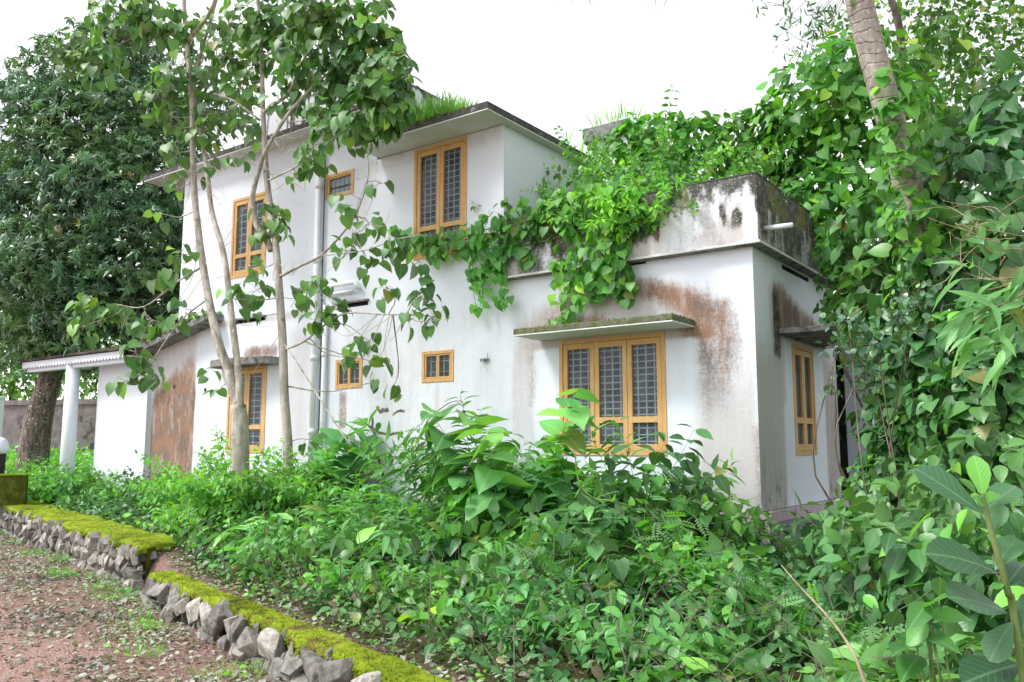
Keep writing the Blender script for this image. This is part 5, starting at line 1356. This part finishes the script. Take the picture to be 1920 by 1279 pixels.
# ------------------------------------------------------------------ the two slender trees in front of the house
def tree_clusters(t, mb, trunks, clusters, tn, mat, size, n_ind):
    cl = Cloud(); sk = np.vstack(trunks)
    for (px, py, rp, dens) in clusters:
        # depth of nearest trunk point in the picture, spread a little
        rel = sk - CAM; w = rel @ FW; sx = W_ / 2 + FOC * (rel @ RT) / w; sy = H_ / 2 - FOC * (rel @ UP) / w
        cost = np.hypot(sx - px, sy - py) + np.where(sy < py - 40, 60, 0)
        j = int(np.argmin(cost)); dp = w[j] + rnd.uniform(-.7, .5) * min(1, cost[j] / 160)
        c = at(px, py, dp); r = rp / FOC * dp
        a = sk[j]; midp = (a + c) / 2 + np.array([0, 0, -.08 * np.linalg.norm(c - a)]) + rng.normal(0, .05, 3)
        if np.linalg.norm(a - c) > .15: branch(mb, [a, midp, c], .006 + .006 * min(2, np.linalg.norm(a - c)), .005, 5)
        n = max(3, int(dens * ((13 if px > 480 else 9.5) if py < 260 else 9.0) * (r / size) ** 2))
        d = rdir(n, .1); P = c + d * r * np.array([1, 1, .9]) * (.25 + .8 * rng.random((n, 1)) ** .6)
        for k in range(min(n, 7)):
            e = P[k]; mb.tube([c, (c + e) / 2 + rng.normal(0, .02, 3), e], [.005, .004, .0025], 4, False)
        out = norm(P - c)
        cl.add(P, norm(out * .5 + (0, 0, -.75) + rng.normal(0, .28, (n, 3))), norm(out * .55 + np.array([0, 0, .55]) - FW * .25 + rng.normal(0, .38, (n, 3))), size * rng.uniform(.65, 1.15, n))
    return leaves(cl, tn, mat, t, n_ind)
def P3(L, y): return [onY(px, py, y + dy) for px, py, dy in L]
yA = -1.7
baseA = onY(452, 880, yA); baseA[2] = float(ground_z(baseA[0], baseA[1])) - .05
tA = thing('forked_tree', 'slender forked tree with two pale stems and big heart leaves before the left wall', 'tree', baseA)
mA = MB()
A0 = catmull([baseA] + P3([(450, 820, 0), (447, 760, 0)], yA), 6); mA.tube(A0, np.linspace(.15, .112, len(A0)), 12)
A1 = catmull(P3([(445, 765, 0), (430, 700, 0), (412, 650, 0), (395, 580, .05), (378, 480, .1), (366, 380, .1), (362, 300, .1), (360, 200, .1), (352, 100, .1), (346, 30, .1), (346, -60, .1)], yA), 6)
mA.tube(A1, np.linspace(.076, .030, len(A1)), 12)
A2 = catmull(P3([(450, 770, 0), (447, 700, .05), (434, 590, .1), (420, 480, .15), (398, 400, .2), (388, 320, .2), (372, 230, .2), (366, 150, .25), (400, 20, .3), (425, -60, .3)], yA), 6)
mA.tube(A2, np.linspace(.060, .018, len(A2)), 10)
A3 = catmull(P3([(354, 75, .1), (395, 20, 0), (410, -40, 0)], yA), 6); mA.tube(A3, np.linspace(.035, .02, len(A3)), 8)
A4 = catmull(P3([(430, 700, 0), (418, 660, -.1), (400, 620, -.2)], yA), 5); mA.tube(A4, np.linspace(.05, .03, len(A4)), 8)
A5 = catmull(P3([(380, 500, .1), (330, 530, -.2), (270, 575, -.3), (215, 570, -.4)], yA), 5); mA.tube(A5, np.linspace(.020, .006, len(A5)), 6)
A6 = catmull(P3([(390, 560, .1), (340, 600, -.3), (300, 655, -.4), (280, 690, -.4)], yA), 5); mA.tube(A6, np.linspace(.016, .006, len(A6)), 6)
A7 = catmull(P3([(345, 80, .1), (320, 50, 0), (250, 70, -.3), (160, 120, -.5)], yA), 5); mA.tube(A7, np.linspace(.022, .008, len(A7)), 6)
CA = [(150, 85, 50, 1.0), (190, 115, 52, 1.1), (125, 110, 30, .8), (235, 60, 55, 1.1), (290, 45, 55, 1.1), (340, 60, 50, .9), (210, 20, 45, 1.1), (270, 10, 45, 1.0), (400, 60, 55, 1.0), (330, 150, 45, .9), (300, 185, 40, .9), (390, 140, 50, .9), (420, 210, 50, .9), (380, 250, 40, .8), (320, 215, 35, .8), (330, 345, 26, .7), (395, 320, 24, .6), (325, 280, 30, .8), (345, 480, 30, .8), (320, 515, 26, .8), (290, 525, 22, .6), (170, 575, 38, 1.1), (155, 612, 34, 1.0), (200, 590, 32, 1.0), (235, 600, 34, .9), (285, 600, 32, .9), (320, 605, 22, .7), (255, 660, 30, .9), (270, 695, 34, 1.0), (240, 715, 26, .8), (300, 720, 18, .7), (340, 560, 20, .6), (300, 400, 20, .5), (390, 690, 22, .5), (410, 730, 18, .5)]
tree_clusters(tA, mA, [A0, A1, A2, A3, A5, A6, A7], CA, 'heart', 'tree_leaf', .205, 300)
for k in range(24):   # bare hanging twigs
    j = A1[rnd.randrange(len(A1) // 3, len(A1))]; e = j + np.array([rnd.uniform(-.9, .9), rnd.uniform(-.4, .2), rnd.uniform(-1.3, -.2)]); branch(mA, [j, (j + e) / 2 + (rnd.uniform(-.3, .3), 0, -.1), e], .006, .002, 4)
mA.build('trunk', M['bark'], tA, True)

yB = -1.35
baseB = onY(541, 900, yB); baseB[2] = float(ground_z(baseB[0], baseB[1])) - .05
tB = thing('slender_tree', 'slender single trunk tree with big heart leaves crossing the drain pipe', 'tree', baseB)
mB = MB()
B0 = catmull([baseB] + P3([(540, 850, 0), (533, 740, 0), (530, 640, 0), (522, 520, 0), (515, 440, .05), (503, 360, .05), (497, 290, .05), (493, 200, .05), (490, 100, .05), (484, 0, .05), (484, -60, .05)], yB), 6)
mB.tube(B0, np.linspace(.075, .024, len(B0)), 12)
B1 = catmull(P3([(498, 440, .0), (480, 420, -.05), (474, 370, -.05), (486, 320, -.05), (500, 280, -.1), (540, 215, -.1), (590, 160, -.1), (650, 110, -.1)], yB), 6); mB.tube(B1, np.linspace(.05, .015, len(B1)), 9)
B1b = catmull(P3([(508, 470, 0), (498, 440, 0)], yB), 3); mB.tube(B1b, .05, 8)
B2 = catmull(P3([(495, 210, 0), (540, 175, -.1), (560, 130, -.1), (600, 60, -.2), (640, 0, -.2)], yB), 6); mB.tube(B2, np.linspace(.03, .012, len(B2)), 8)
B3 = catmull(P3([(522, 520, 0), (560, 500, -.1), (600, 480, -.15), (640, 440, -.2), (670, 395, -.2), (690, 330, -.2), (688, 280, -.2)], yB), 6); mB.tube(B3, np.linspace(.026, .007, len(B3)), 7)
B4 = catmull(P3([(535, 655, 0), (570, 640, -.1), (640, 590, -.2), (720, 590, -.3), (760, 590, -.3)], yB), 6); mB.tube(B4, np.linspace(.02, .006, len(B4)), 7)
B5 = catmull(P3([(538, 230, 0), (600, 220, -.2), (660, 205, -.3), (705, 180, -.3)], yB), 6); mB.tube(B5, np.linspace(.015, .006, len(B5)), 6)
B6 = catmull(P3([(530, 640, 0), (570, 700, -.1), (620, 780, -.1), (657, 835, -.1)], yB), 6); mB.tube(B6, np.linspace(.012, .012, len(B6)), 6)
B7 = catmull(P3([(486, 225, 0), (440, 190, -.1), (400, 175, -.1)], yB), 5); mB.tube(B7, np.linspace(.02, .008, len(B7)), 6)
B8 = catmull(P3([(500, 340, 0), (560, 310, -.1), (600, 280, -.2), (650, 240, -.2), (700, 210, -.3)], yB), 5); mB.tube(B8, np.linspace(.016, .006, len(B8)), 6)
B9 = catmull(P3([(600, 480, -.15), (680, 470, -.3), (740, 450, -.4), (790, 440, -.4)], yB), 5); mB.tube(B9, np.linspace(.010, .005, len(B9)), 6)
CB = [(470, 40, 55, 1.0), (530, 30, 60, 1.1), (600, 40, 60, 1.15), (660, 40, 55, 1.15), (690, 90, 50, 1.1), (640, 100, 60, 1.1), (570, 100, 60, 1.0), (510, 100, 50, .9), (720, 140, 45, 1.1), (745, 170, 42, 1.0), (760, 120, 30, .9), (715, 75, 40, 1.0), (700, 30, 40, 1.0), (735, 200, 45, 1.1), (600, 215, 40, .9), (530, 190, 35, .8), (690, 180, 55, 1.15), (630, 170, 55, 1.0), (720, 220, 42, 1.1), (670, 240, 45, 1.1), (620, 240, 36, .8), (560, 160, 40, .8), (740, 100, 25, .8), (450, 110, 45, .9), (455, 165, 40, .8), (460, 240, 35, .8), (420, 100, 40, .9), (580, 290, 32, 1.0), (595, 320, 26, 1.0), (560, 330, 20, .9), (600, 270, 28, .9), (450, 300, 26, .8), (505, 400, 30, 1.0), (520, 430, 30, 1.0), (490, 440, 22, .8), (655, 395, 26, .7), (690, 420, 32, .9), (730, 440, 30, .8), (640, 470, 30, .9), (600, 545, 34, .9), (625, 580, 30, 1.0), (590, 600, 28, 1.0), (555, 560, 26, .8), (690, 500, 28, .8), (740, 480, 32, .9), (785, 490, 24, .8), (725, 540, 28, .8), (790, 560, 32, 1.0), (815, 595, 28, 1.1), (770, 600, 24, .9), (690, 640, 30, .8), (665, 670, 28, .8), (710, 680, 26, .8), (735, 730, 20, .9), (700, 715, 18, .7), (480, 545, 32, 1.0), (440, 560, 28, .9), (470, 500, 26, .8), (475, 590, 20, .8), (710, 345, 20, .8), (640, 365, 18, .7), (580, 825, 22, .6), (800, 530, 20, .7), (520, 60, 40, 1.0), (570, 15, 50, 1.0), (640, 145, 40, 1.0), (760, 140, 22, .9)]
tree_clusters(tB, mB, [B0, B1, B2, B3, B4, B5, B7, B8, B9], CB, 'heart', 'tree_leaf', .185, 300)
for k in range(60):   # thin dead shoots and tendrils
    L = [B0, B1, B3, B4, B5, A2][rnd.randrange(6)]; j = L[rnd.randrange(len(L) // 4, len(L))]
    e = j + np.array([rnd.uniform(-.9, .9), rnd.uniform(-.3, .3), rnd.uniform(-1.0, .3)]); branch(mB, [j, (j + e) / 2 + (rnd.uniform(-.25, .25), 0, rnd.uniform(-.35, .1)), e], .0055, .002, 4)
mB.build('trunk', M['bark'], tB, True)

# ------------------------------------------------------------------ creeper over the terrace edge
def strand_creeper():
    t = thing('wall_creeper', 'bright heart leaved creeper spilling over the terrace parapet onto the white wall', 'creeper', tuple(onY(1100, 380, -.1)))
    cl = Cloud(); mb = MB()
    blobs = [(1165, 365, .26), (1120, 375, .30), (1075, 385, .32), (1150, 400, .34), (1100, 420, .34), (1030, 400, .28), (985, 400, .26), (940, 410, .24), (1060, 440, .28), (1140, 450, .32), (1175, 420, .25), (960, 440, .2), (905, 430, .24), (870, 445, .22), (835, 455, .22), (800, 460, .20), (920, 470, .24), (930, 500, .22), (900, 500, .16), (1120, 490, .28), (1150, 500, .22), (1080, 500, .2), (1180, 380, .22), (1000, 430, .2), (780, 450, .14)]
    for px, py, r in blobs:
        c = onY(px, py, -.12 - rnd.random() * .12)
        clump(cl, c, (r, .16, r), int(26 * (r / .25) ** 2) + 4, .155, shell=.7, droop=.9, up=.2)
    S_ = [[(900, 500), (905, 540), (900, 575)], [(930, 500), (938, 530), (945, 562)], [(890, 480), (885, 520), (893, 580)], [(1080, 500), (1065, 550), (1068, 600)], [(1100, 500), (1095, 545), (1085, 575)], [(1120, 500), (1120, 540), (1110, 560)], [(1150, 500), (1158, 530), (1155, 550)], [(1170, 480), (1180, 520), (1182, 550)], [(1050, 480), (1045, 520), (1050, 545)], [(1065, 590), (1050, 605), (1040, 612)], [(840, 470), (815, 480), (790, 470)], [(960, 460), (985, 470), (1000, 480)], [(780, 450), (755, 440), (735, 435)]]
    for L in S_:
        q = catmull([onY(px, py, -.14 - rnd.random() * .06) for px, py in L], 5); mb.tube(q, .005, 4)
        n = max(6, int(len(q) * 1.9)); ii = rng.integers(0, len(q), n)
        cl.add(q[ii] + rng.normal(0, .05, (n, 3)), norm(rng.normal(0, .4, (n, 3)) + (0, -.15, -.8)), norm(rng.normal(0, .35, (n, 3)) + (.15, -.8, .45)), rng.uniform(.09, .17, n))
    cl.P = [np.where(p[:, 1:2] > -.09, np.concatenate([p[:, :1], -.09 - np.abs(p[:, 1:2] + .09) * .5, p[:, 2:]], 1), p) if True else p for p in cl.P]
    # main woody stems along the parapet
    for k in range(5):
        q = catmull([onY(1200, 350 + 10 * k, -.1), onY(1080, 380 + 14 * k, -.15), onY(960, 415 + 12 * k, -.15), onY(850, 450 + 5 * k, -.12)], 6); mb.tube(q, .008, 5)
    mb.build('vine_stems', M['green_stem'], t, True, 'stuff'); leaves(cl, 'heart', 'vine_leaf', t, 300)
strand_creeper()
# terrace growth behind the parapet
def roof_plant(px, py, y, h, R, sp, lab, cat, ns, z):
    p = onY(px, py, y); t = thing(cat.replace(' ', '_'), lab, cat, (p[0], y, z)); mb = MB(); cl = Cloud(); S = SP[sp]
    for i in range(ns):
        a = rng.uniform(0, 6.28); rr = R * math.sqrt(rng.random()); o = np.array([math.cos(a), math.sin(a), 0]); shoot(mb, cl, np.array([p[0], y, z]) + o * rr, o * .5 + (0, 0, 1) + rng.normal(0, .15, 3), h * rng.uniform(.6, 1.1), S)
    mb.build('stems', M['green_stem'], t, True, 'stuff'); leaves(cl, S['tn'], S['mat'], t, 120)
roof_plant(1240, 360, .45, 1.35, .45, 'bright', 'light green weeds on the terrace behind the stained parapet', 'weeds', 60, 3.1)
roof_plant(1190, 330, .9, 1.9, .28, 'wisp', 'small leaved bush on the terrace beside the upper room', 'shrub', 70, 3.1)
roof_plant(1215, 300, 1.8, 2.5, .6, 'herb', 'taller bush on the terrace in front of the creeper', 'shrub', 60, 3.1)
roof_plant(1320, 345, .5, 1.1, .35, 'wisp', 'small weeds on the terrace left of the parapet corner', 'weeds', 40, 3.1)
roof_plant(1290, 300, 2.2, 2.7, .55, 'wisp', 'thin tall shoots on the terrace rising against the sky', 'shrub', 40, 3.1)
roof_plant(1110, 300, 2.7, 3.0, .35, 'ginger', 'tall grassy leaved clump behind the upper room roof edge', 'plant', 22, 3.1)
g = grass_patch(-4.3, 3.1, .55, 150, .72, None, .9, 'tall_grass', z=5.45, clump=True); 
g2 = grass_patch(-4.0, 4.3, .5, 140, .32, None, .6, 'tall_grass', z=6.71, clump=True)
# lawn of grass on the upper room roof
c = Cloud(); n = 5200; x = rng.uniform(-5.95, -3.7, n); y = -.5 + 2.6 * rng.random(n) ** 1.5
k = rng.random(n) < np.interp(x, [-5.9, -4.2, -3.7], [1, .9, .12]); x, y = x[k], y[k]; n = len(x)
c.add(np.stack([x, y, np.full(n, 5.385)], 1), norm(rng.normal(0, .30, (n, 3)) + (0, 0, 1.1)), norm(rng.normal(0, 1, (n, 3)) * (1, 1, .1)), rng.uniform(.16, .46, n) * np.interp(x, [-5.9, -4.4, -3.7], [1.3, 1.1, .4]))
leaves(c, 'blade', 'grass', None, 0, 'roof_grass')
c = Cloud(); n = 2600; x = rng.uniform(-6, -3.45, n); y = -.565 + rng.random(n) * .10; k = rng.random(n) < np.interp(x, [-6, -4.4, -3.9, -3.4], [.9, 1, .35, .1]); x, y = x[k], y[k]
c.add(np.stack([x, y, 5.385 - rng.random(len(x)) * .05 * (y < -.55)], 1), norm(rng.normal(0, .5, (len(x), 3)) + (0, -.7, .6)), rdir(len(x)), rng.uniform(.02, .05, len(x)))
mo = leaves(c, 'tuft', 'moss', house, 0, 'roof_moss')
c = Cloud(); n = 1800; x = rng.uniform(-2.93, -.72, n); y = -.62 + rng.random(n) * .5
c.add(np.stack([x, y, np.where(y < -.6, 2.12 + rng.random(n) * .08, 2.2)], 1), norm(rng.normal(0, .5, (n, 3)) + (0, -.3, .8)), rdir(n), rng.uniform(.012, .03, n)); leaves(c, 'tuft', 'moss', house, 0, 'sunshade_moss')
# litter + moss on porch roof
c = Cloud(); n = 1500; x = rng.uniform(-16.3, -9.95, n); y = -.55 + rng.random(n) * 1.2; z = np.where(x < -12.3, 2.60 + (y + .6) * .1, np.interp(x, [-12.55, -9.95], [2.61, 3.12]))
c.add(np.stack([x, y, z], 1), norm(rng.normal(0, .6, (n, 3)) + (0, 0, .5)), rdir(n), rng.uniform(.04, .12, n)); leaves(c, 'ovate', 'withered', None, 0, 'roof_litter')
c = Cloud(); n = 420; x = rng.uniform(-13.8, -10.0, n); y = -.4 + rng.random(n) * .6; z = np.where(x < -12.3, 2.62, np.interp(x, [-12.55, -9.95], [2.61, 3.12]))
c.add(np.stack([x, y, z], 1), norm(rng.normal(0, .6, (n, 3)) + (0, -.3, .6)), rdir(n), rng.uniform(.06, .14, n)); leaves(c, 'ovate', 'bright_leaf', None, 0, 'roof_weeds')

# ------------------------------------------------------------------ dead arching branches before the wall
t = thing('dead_branch', 'bare arching dead branches with withered leaves before the cracked wall', 'branch', tuple(onY(830, 960, -.9))); mb = MB(); cl = Cloud()
for L, r in [([(690, 890), (745, 840), (788, 795)], .008), ([(775, 870), (795, 800), (835, 760), (864, 752), (870, 765)], .008), ([(660, 900), (730, 865), (800, 835), (840, 825), (850, 840)], .010), ([(700, 905), (780, 868), (880, 862), (940, 850)], .011), ([(808, 905), (820, 862), (850, 825), (900, 812), (960, 812)], .016), ([(790, 920), (850, 892), (885, 880)], .016), ([(745, 868), (790, 848), (812, 862), (815, 890)], .006), ([(770, 870), (800, 862), (860, 868)], .007), ([(900, 905), (925, 885), (960, 880)], .012)]:
    q = catmull([onY(px, py, -.85 + rnd.uniform(-.12, .12)) for px, py in L], 6); mb.tube(q, np.linspace(r, r * .5, len(q)), 6)
for px, py, n in [(868, 783, 12), (843, 858, 12), (815, 890, 9), (945, 880, 12), (810, 908, 7), (755, 868, 5)]:
    e = onY(px, py, -.85); cl.add(e + rng.normal(0, .035, (n, 3)), norm(rng.normal(0, .5, (n, 3)) + (0, 0, -.8)), rdir(n), rng.uniform(.06, .11, n))
mb.build('branches', M['twig'], t, True); leaves(cl, 'ovate', 'withered', t, 60)
# dry leaning stem and twigs lower right
t = thing('dry_stem', 'dry straw coloured stem leaning through the weeds at lower right', 'stem', gpt(1625, 4.2)); mb = MB()
q = catmull([at(1625, 1290, 3.9), at(1600, 1225, 4.0), at(1560, 1165, 4.3), at(1500, 1100, 4.8), at(1465, 1060, 5.2)], 6); mb.tube(q, np.linspace(.009, .004, len(q)), 8)
mb.build('stem', M['straw'], t, True)
t = thing('fallen_twigs', 'bare thin twigs lying in the weeds along the bottom', 'twigs', gpt(1200, 4.6)); mb = MB()
for k in range(46):
    px = rnd.uniform(900, 1700); a = at(px, rnd.uniform(1120, 1290), rnd.uniform(4.2, 5.2)); e = a + np.array([rnd.uniform(-.35, .35), rnd.uniform(-.3, .3), rnd.uniform(-.05, .25)]); branch(mb, [a, (a + e) / 2 + rng.normal(0, .015, 3), e], .0028, .0015, 4, 3)
mb.build('twig', M['twig'], t, True, 'stuff')
# pale tendril
t = thing('tendril', 'pale green trailing tendril curving over the dark bush', 'creeper', gpt(1100, 6.6)); mb = MB()
q = catmull([at(1078, 850, 6.7), at(1085, 900, 6.6), at(1110, 932, 6.5), at(1150, 940, 6.4), at(1185, 950, 6.4)], 8); mb.tube(q, .007, 6); mb.build('stem', M['green_stem'], t, True)
cl = Cloud(); cl.add(q[::3] + rng.normal(0, .02, (len(q[::3]), 3)), rdir(len(q[::3])), norm(rng.normal(0, .3, (len(q[::3]), 3)) + (0, -.4, 1)), .07); leaves(cl, 'heart', 'vine_leaf', t, 60)
# rocks
def rock(px, py, z, s, label, dark=False):
    q = onZ(px, py, z); o = stone(None, q, s * 1.3, s, s * .8, 1.0, dark=dark, name='rock'); tag(o, label, 'rock'); return o
rock(1262, 1262, -.66, .17, 'spotted grey rock at the bottom edge right of the middle')
rock(815, 1262, -.66, .09, 'small pale stone on bare soil near the bottom edge')
rock(240, 1104, -.84, .12, 'rusty brown stone at the foot of the mossy wall end', True)

# ------------------------------------------------------------------ big veined leaf sapling, right foreground
t = thing('big_leaf_sapling', 'sapling with large dark veined leaves and yellow green young top at lower right', 'sapling', gpt(1915, 2.75)); mb = MB(); cl = Cloud(); cy = Cloud()
stm = catmull([np.array(gpt(1915, 2.75)), at(1905, 1180, 2.75), at(1890, 1110, 2.75), at(1868, 1030, 2.75), at(1852, 970, 2.75), at(1842, 925, 2.75)], 6); mb.tube(stm, np.linspace(.014, .007, len(stm)), 8)
def bl_(px0, py0, px1, py1, d0, dz, young=False, nrm=None):
    a = at(px0, py0, 2.75 + d0); b_ = at(px1, py1, 2.75 + dz); L = np.linalg.norm(b_ - a); 
    n_ = np.array(nrm if nrm is not None else (-.1, -.25, 1.0)) - FW * .55
    (cy if young else cl).add(a, norm(b_ - a), norm(n_), L)
for L in [(1868, 1075, 1760, 1010, 0, -.05), (1890, 1150, 1795, 1100, 0, -.1), (1865, 1070, 1905, 1000, 0, .05), (1885, 1100, 1930, 1040, 0, .1), (1905, 1200, 1950, 1110, 0, 0), (1918, 1245, 1815, 1262, .05, -.05), (1845, 960, 1905, 900, .05, .10), (1845, 965, 1720, 870, 0, .12), (1860, 1000, 1880, 950, .02, .0), (1900, 1165, 1850, 1225, 0, -.05), (1870, 1060, 1800, 1080, .1, .2), (1910, 1260, 1960, 1200, 0, -.1)]: bl_(*L)
for L in [(1843, 935, 1838, 858, 0, 0), (1850, 955, 1834, 930, 0, -.01), (1848, 945, 1870, 915, 0, .03), (1885, 1095, 1862, 1100, 0, -.01)]: bl_(*L, young=True)
mb.build('stem', M['green_stem'], t, True); leaves(cl, 'obov', 'deep_leaf', t, 60)
leaves(cy, 'obov', 'bright_leaf', t, 60, iname='young_leaf')
t = thing('lobed_leaf_plant', 'plant with pale lobed leaves left of the big veined sapling', 'plant', gpt(1745, 3.1)); mb = MB(); cl = Cloud(); b = np.array(gpt(1745, 3.1))
for (px, py, ex, ey) in [(1740, 1130, 1700, 1180), (1745, 1150, 1825, 1160), (1735, 1140, 1790, 1100), (1740, 1170, 1690, 1215), (1760, 1120, 1770, 1070), (1735, 1190, 1800, 1215), (1720, 1215, 1660, 1200), (1725, 1230, 1680, 1270)]:
    a = at(px, py, 3.1); e = at(ex, ey, 3.0 + rnd.uniform(-.1, .1)); mb.tube([b + rng.normal(0, .02, 3) * (1, 1, 0), (a + b) / 2 + rng.normal(0, .02, 3), a], [.006, .005, .003], 5); cl.add(a, norm(e - a), norm(np.array([-.1, -.3, 1]) - FW * .4 + rng.normal(0, .2, 3)), np.linalg.norm(e - a) * .95)
mb.build('stems', M['green_stem'], t, True, 'stuff'); leaves(cl, 'ovate', 'bush_leaf', t, 60)
# grass tuft at the bottom
g = at(1580, 1279, 3.4); cl = Cloud(); t = thing('grass_tuft', 'tuft of long light green grass blades at the bottom right of the middle', 'grass', gpt(1580, 3.5))
b = np.array(gpt(1580, 3.5)); n = 34; a = rng.uniform(0, 6.28, n)
cl.add(b + rng.normal(0, .05, (n, 3)) * (1, 1, 0), norm(np.stack([np.cos(a) * .75, np.sin(a) * .5, np.full(n, 1.0)], 1) + rng.normal(0, .15, (n, 3))), norm(np.stack([-np.cos(a), -np.sin(a), 0.3 + 0 * a], 1)), rng.uniform(.3, .55, n)); leaves(cl, 'blade', 'grass', t, 40, iname='blade')
for px, dp, r in [(1490, 4.6, .22), (1360, 4.4, .2)]:
    g = gpt(px, dp); grass_patch(g[0], g[1], r, 60, .24)
print('individual leaves', NLEAF[0], 'objects', len(bpy.data.objects))
